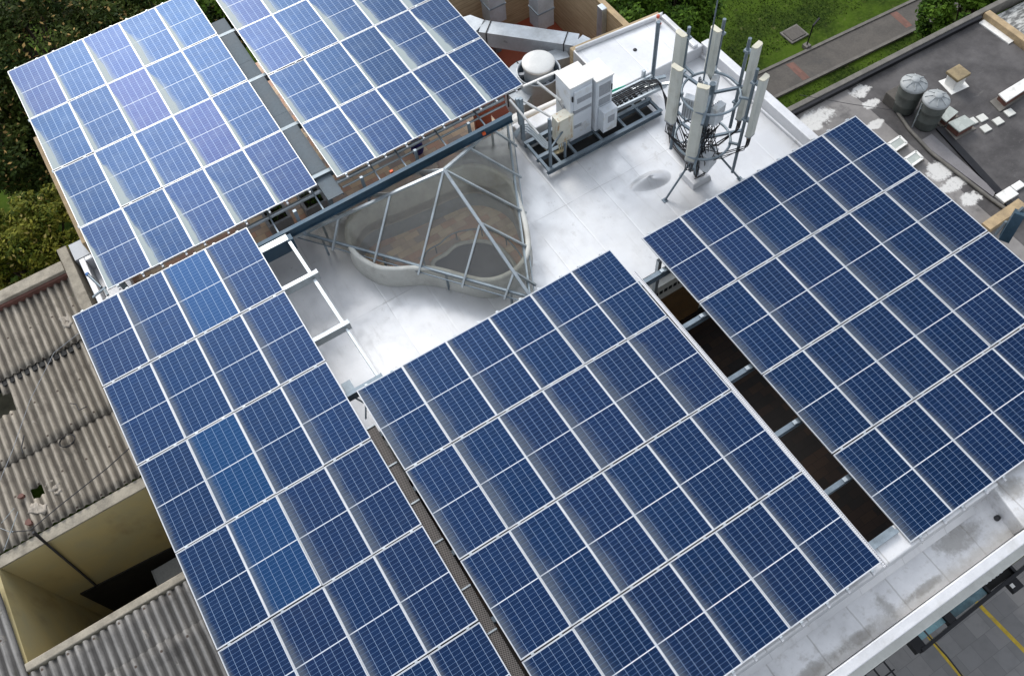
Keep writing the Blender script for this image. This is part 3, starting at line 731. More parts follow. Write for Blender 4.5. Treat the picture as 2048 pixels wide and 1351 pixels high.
PURPLE = {('A', 0, 0): .30, ('A', 2, 0): .28, ('A', 2, 1): .42, ('A', 3, 2): .34, ('A', 4, 3): .15, ('E', 0, 0): .3, ('E', 0, 1): .2, ('E', 2, 0): .3, ('B', 1, 2): 0, ('D', 1, 0): .12, ('D', 0, 0): .1, ('A', 2, 3): .12}
def mat_of(name):
    (o, r, nc, nr) = ARR[name]
    th = Vector(r).length; return Matrix.Translation(o) @ (Matrix.Rotation(th, 4, Vector(r).normalized()) if th > 0 else Matrix.Identity(4))
rnd = random.Random(3)
for an, (org, rv, nc, nr) in ARR.items():
    mw = mat_of(an)
    for j in range(nr):
        for i in range(nc):
            adj, tail = TAIL[an]
            lab = f'{adj} solar panel, {ORD[j]} row, {ORD[i]} column of array {tail}'
            t = thing('solar_panel', (0, 0, 0), lab, 'solar panel', GRP[an])
            jit = Matrix.Rotation(rnd.gauss(0, .0045), 4, 'X') @ Matrix.Rotation(rnd.gauss(0, .0045), 4, 'Y')
            t.matrix_world = mw @ Matrix.Translation((i * PX + .002 + rnd.gauss(0, .0015), -j * PY - .013 + rnd.gauss(0, .0015), 0)) @ jit
            for nm, me in (('frame', me_fr), ('glass_laminate', me_gw if an in 'AE' else me_gl), ('junction_box', me_jb)):
                o = bpy.data.objects.new(nm, me); COL.objects.link(o); o.parent = t
                if nm == 'glass_laminate':
                    dust = .30 + .85 * rnd.random()
                    if an == 'B': dust *= .72 if i else .30
                    if an == 'D' and i == 0 and j == 0: dust = .12
                    if an == 'D': dust *= .72
                    if an == 'A' and i == 0: dust *= .85
                    o.color = (AZURE.get((an, i, j), rnd.random() * .07), min(dust, 1.), PURPLE.get((an, i, j), rnd.random() * .08), 1)
# mounting rails under each array: two per column, with clamps
RLAB = {'A': 'pair of slim aluminium rails under the panels beside the tall trees', 'E': 'slim aluminium mounting rails under the panel array beside the ducts', 'B': 'slim aluminium mounting rails under the panel array beside the corrugated roof',
        'C': 'slim aluminium mounting rails under the panel array in front of the skylight', 'D': 'slim aluminium mounting rails under the panel array below the antenna mast'}
RLAB['A'] = 'slim aluminium mounting rails under the panel array beside the tall trees'
def lbox(b, mw, x0, x1, y0, y1, z0, z1):
    q = [(x0, y0), (x1, y0), (x1, y1), (x0, y1)]
    b.hexa([mw @ Vector((a, c, z0)) for a, c in q], [mw @ Vector((a, c, z1)) for a, c in q])
for an, (org, rv, nc, nr) in ARR.items():
    mw = mat_of(an); t = thing('mounting_rails', (mw @ Vector((0, -nr * PY, -.1))), RLAB[an], 'panel rails')
    for i in range(nc):
        for fx in (.22, .78):
            x = i * PX + PW * fx; b = MB(); lbox(b, mw, x - .021, x + .021, -nr * PY - .075, .045, -.085, -.037)
            lbox(b, mw, x - .006, x + .006, -nr * PY - .073, .043, -.0369, -.034)
            rl_ = b.build('rail', M['alu'], t)
            for j in range(nr + 1):
                b = MB(); lbox(b, mw, x - .028, x + .028, -j * PY - .012, -j * PY + .010, -.036, .004); b.build('clamp', M['galv_light'], rl_)
    # bottom and top trim visible in the row gaps
    for j in range(1, nr):
        b = MB(); lbox(b, mw, .0, nc * PX, -j * PY - .010, -j * PY + .004, -.034, -.022); b.build('gap_seal', M['dark'], t)

# ------------------------------------------------------------------ steel frames carrying the arrays
def hbeam(b, a, c, w=.10, h=.22, tf=.014):
    a = Vector(a); c = Vector(c)
    for dz, ww, hh in ((0, w, tf), (-(h - tf), w, tf)): b.bar(a + Vector((0, 0, dz)), c + Vector((0, 0, dz)), ww, hh)
    m_ = Vector((0, 0, -(h - tf) / 2)); b.bar(a + m_, c + m_, .010, h - 2 * tf)
sf = thing('steel_pergola', (0, 4.6, ZR), 'light steel beams jutting from under the panels beside the silver roof', 'steel pergola')
ZB = -.24
for y in (3.2, 1.67):
    b = MB(); b.box(-4.2, .60, y - .05, y + .05, ZB - .23, ZB); b.box(.602, .616, y - .06, y + .06, ZB - .24, ZB + .01); b.build('beam', M['galv_light'], sf)
b = MB(); b.box(-4.2, .60, .10, .20, ZB - .23, ZB); b.box(.602, .616, .09, .21, ZB - .24, ZB + .01); b.build('beam', M['mast_steel'], sf)
b = MB(); b.bar((.44, 4.5, ZB - .15), (.47, 3.28, ZB - .15), .07, .10); b.bar((.47, 3.12, ZB - .15), (.50, 1.75, ZB - .15), .07, .10); b.bar((.50, 1.60, ZB - .15), (.53, .23, ZB - .15), .05, .12)
b.build('tie_rail', M['galv_light'], sf)
b = MB()
for y in (4.35, 3.2, 1.67, .15):
    for x in (-3.9, -1.1): b.bar((x, y, ZR), (x, y, ZB - .235), .10, .10)
b.build('post', M['galv'], sf)
b = MB(); hbeam(b, (-.95, -1.0, -.33), (-.95, 4.5, -.33), .12, .2); hbeam(b, (-4.0, -8.0, -.33), (-4.0, 4.9, -.33), .12, .2); b.build('purlin', M['galv'], sf)
for y in (-.86, -2.22, -3.69, -5.11, -6.50):
    b = MB(); hbeam(b, (-4.2, y, -.50), (13.0, y, -.50), .10, .20)
    b.build('beam', M['mast_steel'], sf)
    b = MB()
    for x in (6.88,): b.box(x - .05, x + .03, y - .04, y + .04, -.499, -.46)
    b.build('bracket', M['galv_light'], sf)
b = MB()
for x in (.3, 3.2, 6.0, 7.4, 10.2, 12.6):
    zp = -.28 if x < 6.5 else -.505
    hbeam(b, (x, -7.95, zp), (x, -.1, zp), .10, .20)
b.build('purlin', M['galv'], sf)
b = MB(); b.bar((9.2, -.3, -.62), (9.2, .5, ZR), .08, .08); b.bar((12.4, .1, -.6), (12.4, .1, ZR), .08, .08); b.bar((7.05, -.55, -.6), (7.05, -.55, ZR), .09, .09); b.build('post', M['galv_light'], sf)

bf = thing('steel_girder', (3, 4.65, ZR), 'long dark blue grey steel girder along the lower edge of the back arrays', 'steel girder')
b = MB(); hbeam(b, (-.45, 4.62, -.30), (6.55, 4.70, -.30), .10, .26, .018); b.build('girder', M['blue_steel'], bf)
b = MB(); b.box(-.7, .55, 4.40, 4.54, -.75, -.33); b.box(.40, .55, 4.36, 4.39, -.70, -.32); b.build('end_plate', M['blue_steel'], bf)
b = MB(); b.box(-.5, .45, 4.39, 4.56, -.33, -.31); b.build('cover_plate', M['galv_light'], bf)
for x, w_ in ((2.62, .07), (4.05, .07), (5.52, .07), (.9, .08), (6.9, .08)):
    MB().bar((x, 4.94, -1.1), (x, 5.02, -.28), w_, w_).build('stub_post', M['galv'], bf)
for x in (.35, 1.5, 3.0, 3.7, 4.8, 5.9): MB().bar((x, 4.72, -.50), (x + .02, 5.9, -.50), .035, .035).build('tie_bar', M['galv'], bf)
b = MB(); hbeam(b, (-3.4, 5.75, -.34), (7.3, 5.72, -.40), .10, .18); b.build('edge_purlin', M['galv'], bf)
b = MB(); b.tube([(-.5, 5.48, -.62), (3, 5.50, -.62), (6.8, 5.52, -.64)], .05, 10); b.tube([(2.2, 5.36, -.7), (6.8, 5.38, -.7)], .028, 8); b.build('conduit', M['galv_light'], bf)
b = MB()
for y in (7.6, 9.6, 11.6):
    hbeam(b, (-3.5, y, -.42), (7.3, y, -.46), .10, .20)
b.build('beam', M['galv'], bf)
b = MB()
for x, y in ((-3.2, 5.75), (1.9, 7.6), (-3.2, 11.6), (1.9, 11.6), (7.1, 7.6), (7.1, 11.6), (1.9, 5.9)): b.bar((x, y, ZN_), (x, y, -.62), .12, .12)
b.build('column', M['galv'], bf)
b = MB(); b.box(1.705, 2.10, 4.98, 12.2, -.46, -.44); b.box(1.705, 1.72, 4.98, 12.2, -.52, -.461); b.box(2.085, 2.10, 4.98, 12.2, -.52, -.461)
for y in (5.9, 8.1, 10.3): b.box(1.705, 2.1, y, y + .012, -.4395, -.437)
tag(b.build('walkway', M['walk_steel']), 'narrow grey sheet steel walkway between the two pale blue panel arrays', 'walkway')
# red clips on the girder
for u, v in ((573, 462), (782, 343), (967, 267)):
    p = P(u, v, -.42); b = MB(); b.box(p.x - .03, p.x + .05, p.y - .03, p.y + .03, -.46, -.40); b.build('end_cap', M['orange'], bf)
# open frame of white bars at the corner next to the cabinets
of = thing('bar_rack', (7.5, 4.8, ZR), 'open frame of thin white bars between the panel corner and the white cabinet', 'bar rack')
for a, c in (((7.24, 5.31, -.32), (8.25, 5.24, -.32)), ((6.75, 5.13, -.32), (7.0, 4.25, -.9)), ((7.62, 5.24, -.33), (7.95, 4.7, -.7)), ((6.95, 5.1, -.34), (7.55, 4.55, -.9))):
    MB().bar(a, c, .045, .045).build('bar', M['white_paint'], of)
MB().bar((6.98, 4.99, -.3), (6.98, 4.99, -1.75), .09, .09).build('post', M['galv'], of)
# grating and tray along the arrays
b = MB(); b.box(-.20, -.012, -7.6, -.62, -.46, -.44)
gt = b.build('grating_walkway', M['grating']); tag(gt, 'dark steel grating strip in the narrow gap between the two front arrays', 'grating')
b = MB()
for y in (-.66, -1.6, -2.5, -3.4, -4.4, -5.3, -6.3, -7.2): b.box(-.2, -.012, y, y + .03, -.4395, -.42)
b.build('cross_bar', M['galv_light'], gt)
b = MB(); b.hexa([(6.145, -8.12, -.10), (6.205, -8.12, -.10), (6.205, -.75, -.10), (6.145, -.75, -.10)], [(6.145, -8.12, -.085), (6.205, -8.12, -.085), (6.205, -.75, -.085), (6.145, -.75, -.085)]); b.box(6.206, 6.212, -8.12, -.75, -.13, -.06)
tag(b.build('cable_tray', M['perf']), 'perforated white cable tray along the right edge of the front middle array', 'cable tray')
b = MB(); b.box(-.18, .02, .25, .55, -.6, -.45); co = tag(b.build('outlet_box', M['galv']), 'small grey outlet box in the gap at the corner of the front arrays', 'box'); b = MB(); b.tube([(-.15, .3, -.5), (.05, -.1, -.5), (-.1, -.35, -.6)], .02, 8)
tag(b.build('outlet_conduit', M['galv']), 'thin grey conduit twisting in the gap at the corner of the front arrays', 'conduit')
# pipe with blue cap at the back west corner
pp = thing('vent_pipe', (-3.7, 6.6, -2.0), 'grey pipe with blue cap leaning over the white trough', 'pipe')
a, c = P(177, 550, -1.2), P(203, 575, -1.2)
MB().tube([a, c], .035, 12).build('pipe', M['mast_steel'], pp); d = (a - c).normalized(); MB().tube([a + d * .002, a + d * .07], .045, 12).build('cap', M['blue_cap'], pp)
b = MB(); b.bar(P(186, 594, -.9), P(212, 574, -.7), .05, .03); b.bar(P(208, 575, -.8), P(216, 590, -.5), .05, .04); b.build('bracket', M['galv'], pp)

# ------------------------------------------------------------------ telecom cabinets on a skid
sk = thing('equipment_skid', (8.8, 4.3, ZR), 'long low grey steel skid on the silver roof carrying the white cabinets', 'steel skid')
x0, x1, y0, y1 = 7.02, 10.62, 3.93, 5.02
for nm, a, c in (('side_beam', (x0, y0, -2.02), (x1, y0, -2.02)), ('side_beam', (x0, y1, -2.02), (x1, y1, -2.02)), ('side_beam', (x0, 4.42, -2.02), (x1, 4.42, -2.02))):
    b = MB(); hbeam(b, (a[0], a[1], -1.95), (c[0], c[1], -1.95), .10, .16); b.build(nm, M['mast_steel'], sk)
for x in (x0 + .05, 7.45, 7.95, 8.75, 9.5, 10.1, x1 - .05): MB().bar((x, y0 + .05, -1.99), (x, y1 - .05, -1.99), .07, .07).build('cross_member', M['mast_steel'], sk)
b = MB(); b.box(x0 + .1, x1 - .1, y0 + .06, y1 - .06, ZR + .004, ZR + .02); b.build('dark_sheet', M['dark_interior'], sk)  # thin black sheet lying flat under the skid
b = MB(); b.bar((7.16, 3.99, -1.94), (7.16, 3.99, -.25), .06, .06); b.bar((7.62, 4.02, -1.94), (7.62, 4.02, -1.4), .05, .05); b.bar((7.16, 3.99, -1.3), (7.72, 4.28, -1.3), .04, .04); b.build('bracket_post', M['mast_steel'], sk)
# cable ladder going from the cabinets to the mast
b = MB(); b.bar((9.15, 4.38, -1.62), (11.0, 4.30, -1.62), .05, .10); b.bar((9.15, 4.86, -1.62), (10.95, 4.80, -1.62), .05, .10)
for i in range(12): b.bar((9.3 + i * .15, 4.38, -1.64), (9.3 + i * .15, 4.86, -1.64), .03, .03)
b.bar((10.3, 4.86, -1.8), (11.1, 4.2, -1.5), .08, .06); b.bar((10.7, 4.9, -1.9), (10.7, 4.9, -1.4), .08, .08)
cl = b.build('cable_ladder', M['galv_light']); tag(cl, 'steel cable ladder running from the cabinets towards the antenna mast', 'cable ladder')
b = MB()
for i in range(6):
    y = 4.45 + i * .065; b.tube([(9.2, y, -1.60 + .02 * (i % 2)), (9.8, y + .02 * math.sin(i), -1.58), (10.5, y - .02, -1.56), (10.85, y - .1 - .03 * i, -1.5), (10.75, 4.0 - .05 * i, -1.75), (10.2 + .05 * i, 3.0, -2.12), (10.05 + .03 * i, 2.0, -2.0)], .018, 6)
tag(b.build('feeder_cables', M['dark']), 'bundle of black feeder cables lying in the cable ladder to the mast', 'cables')
b = MB(); b.tube([(9.25, 5.0, -1.75), (9.6, 5.06, -1.72), (10.0, 5.02, -1.72), (10.2, 5.0, -1.74)], .022, 8); b.tube([(9.25, 4.96, -1.75), (9.7, 5.0, -1.73), (10.05, 4.98, -1.74)], .018, 8)
tag(b.build('green_conduit', M['green']), 'green flexible conduit behind the cable ladder beside the grey cabinet', 'conduit')
c1 = thing('telecom_cabinet', (8.33, 4.67, -1.93), 'tall white telecom cabinet, the larger of the two, with cooler door', 'cabinet')
MB().box(8.01, 8.66, 4.36, 5.01, -1.93, -.10).build('body', M['white_box'], c1, .012)
MB().box(7.99, 8.68, 4.34, 5.03, -.098, -.06).build('roof', M['white_paint'], c1, .01)
b = MB(); b.box(8.10, 8.62, 4.30, 4.358, -.84, -.22); dr = b.build('cooler_unit', M['white_box'], c1, .01)
MB().box(8.17, 8.60, 4.294, 4.299, -.62, -.46).build('grille', M['vent_grey'], dr)
MB().box(8.10, 8.62, 4.335, 4.358, -.98, -.88).build('lower_vent', M['vent_grey'], c1)
b = MB(); b.box(8.03, 8.65, 4.345, 4.358, -1.90, -1.02); dd_ = b.build('door', M['white_box'], c1, .006)
MB().box(8.12, 8.34, 4.338, 4.344, -1.50, -1.40).build('grille', M['vent_grey'], dd_)
MB().box(8.05, 8.075, 4.32, 4.357, -.52, -.36).build('handle', M['black_metal'], c1)
b = MB(); b.bar((8.003, 4.40, -1.15), (8.003, 4.98, -.85), .03, .008, (1, 0, 0)); b.tube([(8.0, 4.62, -.95), (7.985, 4.66, -.83), (7.985, 4.58, -.83), (8.0, 4.56, -.93)], .012, 6); b.build('side_strap', M['vent_grey'], c1)
c2 = thing('telecom_cabinet', (8.97, 4.6, -1.93), 'slimmer white cabinet with grey window panel and small box, right of the taller one', 'cabinet')
MB().box(8.73, 9.22, 4.28, 4.90, -1.93, -.22).build('body', M['white_box'], c2, .012)
MB().box(8.71, 9.24, 4.26, 4.92, -.218, -.18).build('roof', M['white_paint'], c2, .01)
b = MB(); b.box(8.76, 9.20, 4.265, 4.278, -1.08, -.28); dr = b.build('door', M['white_box'], c2)
MB().box(8.80, 9.14, 4.257, 4.264, -.72, -.36).build('window_panel', M['vent_grey'], dr)
MB().box(8.80, 9.14, 4.257, 4.264, -1.04, -.82).build('window_panel', M['vent_grey'], dr)
MB().box(9.165, 9.19, 4.24, 4.264, -.66, -.48).build('handle', M['black_metal'], dr)
b = MB(); b.box(8.80, 9.22, 4.02, 4.27, -1.80, -1.10); dr = b.build('lower_unit', M['white_box'], c2, .01)
MB().box(8.93, 9.13, 4.012, 4.019, -1.50, -1.28).build('grille', M['vent_grey'], dr)
c3 = thing('junction_cabinet', (7.83, 4.4, -1.85), 'small cream metal box with rust stains in front of the tall cabinet', 'electrical box')
MB().box(7.60, 8.06, 4.29, 4.57, -1.72, -.92).build('body', M['rusty'], c3, .01)
MB().box(7.59, 8.07, 4.28, 4.58, -.918, -.895).build('lid', M['rusty'], c3)
MB().box(7.63, 8.03, 4.282, 4.289, -1.69, -.95).build('door', M['rusty'], c3)
b = MB()
for i in range(4): b.tube([(7.66 + i * .08, 4.36, -1.72), (7.62 + i * .06, 4.25, -1.98), (7.45 + i * .02, 4.35 + .03 * i, -2.05), (7.38, 4.55 + .03 * i, -1.98)], .022, 8)
tag(b.build('flexible_conduit', M['cream']), 'cream flexible conduits looping under the small rusty box', 'conduit')
for i in range(4):
    b = MB(); dy = .09 * i
    b.tube([(6.85, 5.16 + dy * .3, -1.78 + .03 * i), (7.0 + .05 * i, 5.18 + dy * .3, -1.64 + .03 * i), (7.12 + .05 * i, 5.10 + dy * .3, -1.62 + .03 * i), (7.22 + .05 * i, 4.95 + dy * .2, -1.68), (7.34 + .05 * i, 4.62 + dy * .3, -1.90), (7.40 + .05 * i, 4.50 + dy * .3, -1.93)], .028, 10)
    tag(b.build('bent_conduit', M['galv_light']), 'one of four steel conduits bent over the roof edge to the rusty box', 'conduit', 'steel conduits bent over the roof edge')
# pole beside the ladder, red pipe stubs
po = thing('mounting_pole', (10.95, 4.82, -1.95), 'single bare grey steel pole standing between the cabinets and the antenna mast', 'pole')
MB().tube([(10.95, 4.82, -2.0), (10.95, 4.82, .12)], .055, 14).build('tube', M['mast_steel'], po)
b = MB(); b.bar((10.7, 4.9, -1.78), (11.3, 4.7, -1.78), .10, .05); b.bar((10.9, 4.5, -1.9), (11.0, 5.1, -1.9), .08, .05); b.build('base_clamp', M['galv'], po)
for u, v, lab in ((1315, 45, 'taller red topped pipe stub on the raised white slab'), (1319, 52, 'shorter red pipe stub on the raised white slab')):
    p = P(u, v, -1.82); st = thing('pipe_stub', p, lab, 'pipe stub'); hh = .24 if v < 50 else .1
    MB().lathe(p, [(.0, hh * .7), (.045, hh * .7), (.045, 0)], 12).build('pipe', M['white_paint'], st); MB().lathe(p, [(.0, hh), (.05, hh), (.05, hh * .7 + .002), (0, hh * .7 + .002)], 12).build('cap', M['red'], st)
p = P(1270, 100, -1.82); b = MB(); b.lathe(p, [(0, .02), (.05, .02), (.06, .0)], 14); tag(b.build('roof_drain', M['dark']), 'small dark round drain in the raised white slab', 'drain')
# silver mound on the roof
b = MB(); c_ = P(1300, 362, ZR); nn, mm_ = 28, 10; vs = []
ax = (P(1335, 350, ZR) - P(1266, 376, ZR)); ln = ax.length / 2; ax.normalize(); pe_ = Vector((-ax.y, ax.x, 0))
for j in range(mm_ + 1):
    r = j / mm_
    for k_ in range(nn):
        a = 2 * math.pi * k_ / nn; h = .19 * (1 - r * r) ** 2.0 * (1 - .25 * math.cos(a)); 
        p = c_ + ax * (math.cos(a) * ln * 1.30 * r) + pe_ * (math.sin(a) * .30 * r * (1 + .2 * math.cos(a))); vs.append((p.x, p.y, ZR - .004 + h))
b.add(vs, [(j * nn + k_, j * nn + (k_ + 1) % nn, (j + 1) * nn + (k_ + 1) % nn, (j + 1) * nn + k_) for j in range(mm_) for k_ in range(nn)], True)
tag(b.build('roof_mound', M['silver']), 'low rounded silver painted hump on the roof left of the mast foot', 'roof hump')

# ------------------------------------------------------------------ antenna mast
MX, MY = 10.072, 1.775
ms = thing('antenna_mast', (MX, MY, ZR), 'grey steel antenna mast with two rings standing on a silver plinth', 'antenna mast')
b = MB(); b.hexa([(MX - .30, MY - .30, ZR), (MX + .30, MY - .30, ZR), (MX + .30, MY + .30, ZR), (MX - .30, MY + .30, ZR)], [(MX - .26, MY - .26, ZR + .16), (MX + .26, MY - .26, ZR + .16), (MX + .26, MY + .26, ZR + .16), (MX - .26, MY + .26, ZR + .16)])
b.build('plinth', M['silver_edge'], ms, .02)
MB().tube([(MX, MY, ZR + .16), (MX, MY, 1.0)], .07, 16).build('pole', M['mast_steel'], ms)
def ring(z, r=.66):
    b = MB(); b.tube([(MX + r * math.cos(a * math.pi / 18), MY + r * math.sin(a * math.pi / 18), z) for a in range(36)], .032, 8, closed=True); rg = b.build('ring', M['galv'], ms)
    b = MB()
    for a in (100, 220, 340):
        c, s = math.cos(R_(a)), math.sin(R_(a)); b.bar((MX + .07 * c, MY + .07 * s, z), (MX + (r + .32) * c, MY + (r + .32) * s, z), .06, .06)
    b.build('spoke', M['mast_steel'], rg)
ring(.71); ring(-.76)
for a_, c_ in (((MX - .15, MY - .1, -.95), (9.01, 1.62, ZR)), ((MX + .15, MY - .15, -.95), (10.96, 1.10, ZR)), ((MX + .05, MY + .15, -.95), (10.35, 2.95, ZR))):
    b = MB(); b.tube([a_, c_], .028, 8); b.box(c_[0] - .06, c_[0] + .06, c_[1] - .06, c_[1] + .06, ZR, ZR + .02); b.build('brace', M['mast_steel'], ms)
MB().tube([(MX + .10, MY + .40, .45), (MX + .10, MY + .40, 4.6)], [.022, .010], 8).build('lightning_rod', M['mast_steel'], ms)
def antenna(top, ztop, length, nrm, pipe, pz0, pz1, w, lab):
    p = P(*top, ztop); nv = Vector((nrm[0], nrm[1], 0)).normalized(); tv = Vector((-nv.y, nv.x, 0))
    t = thing('panel_antenna', (p.x, p.y, ztop - length), lab, 'antenna', 'panel antennas on the mast')
    pr_ = [(-w / 2, -.055), (w / 2, -.055), (w / 2, .035), (w / 2 - .04, .075), (-w / 2 + .04, .075), (-w / 2, .035)]
    poly = [(p.x + tv.x * a + nv.x * c, p.y + tv.y * a + nv.y * c) for a, c in pr_]
    MB().prism(poly, ztop - length, ztop - .03).build('radome', M['radome'], t, .008)
    poly2 = [(p.x + tv.x * a * 1.03 + nv.x * c * 1.05, p.y + tv.y * a * 1.03 + nv.y * c * 1.05) for a, c in pr_]
    MB().prism(poly2, ztop - .029, ztop).build('end_cap', M['radome_cap'], t, .006); MB().prism(poly2, ztop - length - .03, ztop - length - .001).build('end_cap', M['vent_grey'], t)
    q = p - nv * pipe[0] + tv * pipe[1]
    MB().tube([(q.x, q.y, pz0), (q.x, q.y, pz1)], .04, 12).build('mounting_pipe', M['mast_steel'], t)
    for z in (ztop - .28, ztop - length + .35):
        b = MB(); b.bar((q.x, q.y, z), (p.x - nv.x * .056, p.y - nv.y * .056, z), .07, .07); b.bar((q.x - tv.x * .07, q.y - tv.y * .07, z), (q.x + tv.x * .07, q.y + tv.y * .07, z), .12, .05)
        b.bar((p.x - nv.x * .06 - tv.x * .06, p.y - nv.y * .06 - tv.y * .06, z - .12), (p.x - nv.x * .06 - tv.x * .06, p.y - nv.y * .06 - tv.y * .06, z + .12), .02, .03)
        b.build('bracket', M['galv'], t)
    # arm to the rings
    b = MB()
    for z in (.71, -.76):
        if pz0 < z < pz1: 
            d = Vector((q.x - MX, q.y - MY, 0)); L_ = d.length; d.normalize(); b.bar((MX + d.x * .62, MY + d.y * .62, z + .05), (q.x, q.y, z + .05), .05, .05)
    if b.v: b.build('arm', M['galv'], t)
    # jumper cables under the antenna
    b = MB(); cols = random.Random(int(top[0]))
    for i in range(5):
        a0 = tv * (-w * .35 + w * .7 * i / 4); s_ = p + a0; e = Vector((MX + cols.uniform(-.25, .25), MY + cols.uniform(-.25, .25), -1.15 + cols.uniform(-.2, .3)))
        zb = ztop - length - .03; m1 = Vector((s_.x, s_.y, zb - .35 - .1 * cols.random())); m2 = (m1 + e) / 2 + Vector((0, 0, -.25))
        b.tube([(s_.x, s_.y, zb), (s_.x + .01, s_.y, zb - .15), m1, m2, e], .011, 5)
    b.build('jumper_cable', M['dark'], t)
    b = MB()
    for i in range(5):
        a0 = p + tv * (-w * .35 + w * .7 * i / 4); b.lathe((a0.x, a0.y, ztop - length - .09), [(0, 0), (.018, 0), (.018, .06), (0, .06)], 8)
    b.build('connector', plain('brass_connector', (.42, .26, .06), .4, .5), t)
antenna((1363, 66), 1.85, 1.75, (-1, -.1), (.25, -.02), -.85, 1.85, .27, 'cream panel antenna seen from its side, at the back left of the mast')
antenna((1355, 134), 1.72, 1.62, (-1, -.2), (.22, -.02), -1.05, 1.45, .27, 'white panel antenna facing left, nearest the cabinets')
antenna((1407, 172), 1.45, 2.35, (-.8, -.55), (.25, 0), -1.6, 1.3, .27, 'longest panel antenna, front centre of the mast')
antenna((1433, 57), 1.95, 1.75, (-1, -.1), (.24, -.02), .2, 2.05, .25, 'panel antenna at the back of the mast behind the lightning rod')
antenna((1515, 89), 2.0, 2.15, (.25, -1), (.20, 0), -.65, 2.05, .25, 'tall cream panel antenna at the far right of the mast')
antenna((1529, 154), 1.55, 1.75, (.25, -1), (.20, 0), -1.7, 1.65, .24, 'shorter panel antenna at the right front on the long leaning pipe')
t_ = [o for o in COL.objects if o.name.startswith('panel_antenna') and 'leaning' in o['label']][0]; t_['label'] = 'shorter panel antenna at the right front beside the solar panels'
# radio units in the middle of the mast
for (u, v, z, lab, rz) in ((1335, 0, 0, '', 0),)[:0]: pass
def radio(x, y, z, w, d, h, rz, lab):
    w *= 1.2; d *= 1.2; h *= 1.15
    t = thing('radio_unit', (MX + x, MY + y, z), lab, 'radio unit', 'radio units on the mast'); c, s = math.cos(R_(rz)), math.sin(R_(rz))
    def q(a, b_): return (MX + x + a * c - b_ * s, MY + y + a * s + b_ * c)
    MB().prism([q(-w / 2, -d / 2), q(w / 2, -d / 2), q(w / 2, d / 2), q(-w / 2, d / 2)], z, z + h).build('housing', M['white_box'], t, .012)
    b = MB()
    for i in range(6): a = -w / 2 + w * (i + .5) / 6; b.prism([q(a - .008, d / 2), q(a + .008, d / 2), q(a + .008, d / 2 + .035), q(a - .008, d / 2 + .035)], z + .03, z + h - .03)
    b.build('fins', M['vent_grey'], t)
    b = MB()
    for i in range(4):
        a, b2 = q(-w / 2 + w * (i + .5) / 4, 0); b.tube([(a, b2, z), (a + .02, b2 - .03, z - .18), (MX + .1 * (i - 1.5), MY - .1, z - .45), (MX + .06, MY - .02 * i, z - .7)], .012, 5)
    b.build('cable', M['dark'], t)
radio(.36, .32, .05, .34, .14, .52, 35, 'grey white radio unit behind the right of the mast pole')
radio(.16, .38, .15, .3, .14, .5, 70, 'light radio unit at the back between pole and lightning rod')
radio(-.30, .25, -.05, .30, .14, .52, 120, 'radio unit half hidden behind the long front antenna')
radio(.12, -.22, -1.62, .36, .20, .45, 20, 'lowest radio unit with many cables, above the plinth')
radio(.22, -.10, -.25, .28, .14, .46, 10, 'small radio unit under the upper ring in front of the pole')
b = MB(); rr_ = random.Random(5)
for i in range(26):
    a = rr_.uniform(0, 6.28); r1, r2 = rr_.uniform(.1, .3), rr_.uniform(.08, .55); a2 = a + rr_.uniform(-1, 1)
    b.tube([(MX + r1 * math.cos(a), MY + r1 * math.sin(a), rr_.uniform(-.9, -.2)), (MX + r2 * math.cos(a2), MY + r2 * math.sin(a2), rr_.uniform(-1.3, -.8)), (MX + .22 * math.cos(a2 + .5), MY + .22 * math.sin(a2 + .5), rr_.uniform(-1.95, -1.4)), (MX + .12 * math.cos(a), MY + .12 * math.sin(a), rr_.uniform(-1.9, -1.3))], .012, 5)
tag(b.build('cable_tangle', M['dark']), 'tangle of black cables round the lower part of the antenna mast', 'cables')

# ------------------------------------------------------------------ ducts and fan in the yard
fx, fy = 9.08, 7.56
fan = thing('exhaust_fan', (fx, fy, ZT), 'round silver roof exhaust fan with white domed lid beside the ducts', 'exhaust fan')
M['duct'] = plain('galvanised_duct', (.47, .51, .55), .36, .25, .2, 1.6, (.34, .36, .38))
b = MB(); b.lathe((fx, fy, 0), [(.61, -3.9), (.61, -2.60), (.63, -2.58), (.63, -2.55), (.60, -2.55), (.585, -2.60), (.585, -3.6), (.30, -3.62)], 48); b.build('outer_ring', M['duct'], fan)
b = MB(); b.lathe((fx, fy, 0), [(.43, -3.5), (.43, -2.32)], 40); b.build('drum', M['duct'], fan); MB().lathe((fx, fy, 0), [(.582, -2.62), (.582, -3.58), (.44, -3.585)], 40).build('inner_lining', M['mast_steel'], fan)
b = MB(); b.lathe((fx, fy, 0), [(.43, -2.315), (.462, -2.31), (.468, -2.29), (.468, -2.25), (.455, -2.235), (.42, -2.225), (.40, -2.215), (.2, -2.195), (.0, -2.19)], 48); b.build('lid', plain('white_lid', (.78, .78, .76), .4, 0, .08, 2, (.6, .6, .55)), fan)
b = MB(); b.lathe((fx, fy, 0), [(.34, -4.9), (.34, -3.7), (.48, -3.6)], 32); b.build('stack', M['duct'], fan)
b = MB(); b.box(fx - .55, fx + .35, fy - .75, fy + .2, ZT + .02, -4.2); b.build('motor_box', M['black_metal'], fan)
for k_ in range(3):
    a = R_(150 + 120 * k_); MB().bar((fx + .42 * math.cos(a), fy + .42 * math.sin(a), -2.70), (fx + .60 * math.cos(a), fy + .60 * math.sin(a), -2.70), .10, .10).build('lug', M['vent_grey'], fan)
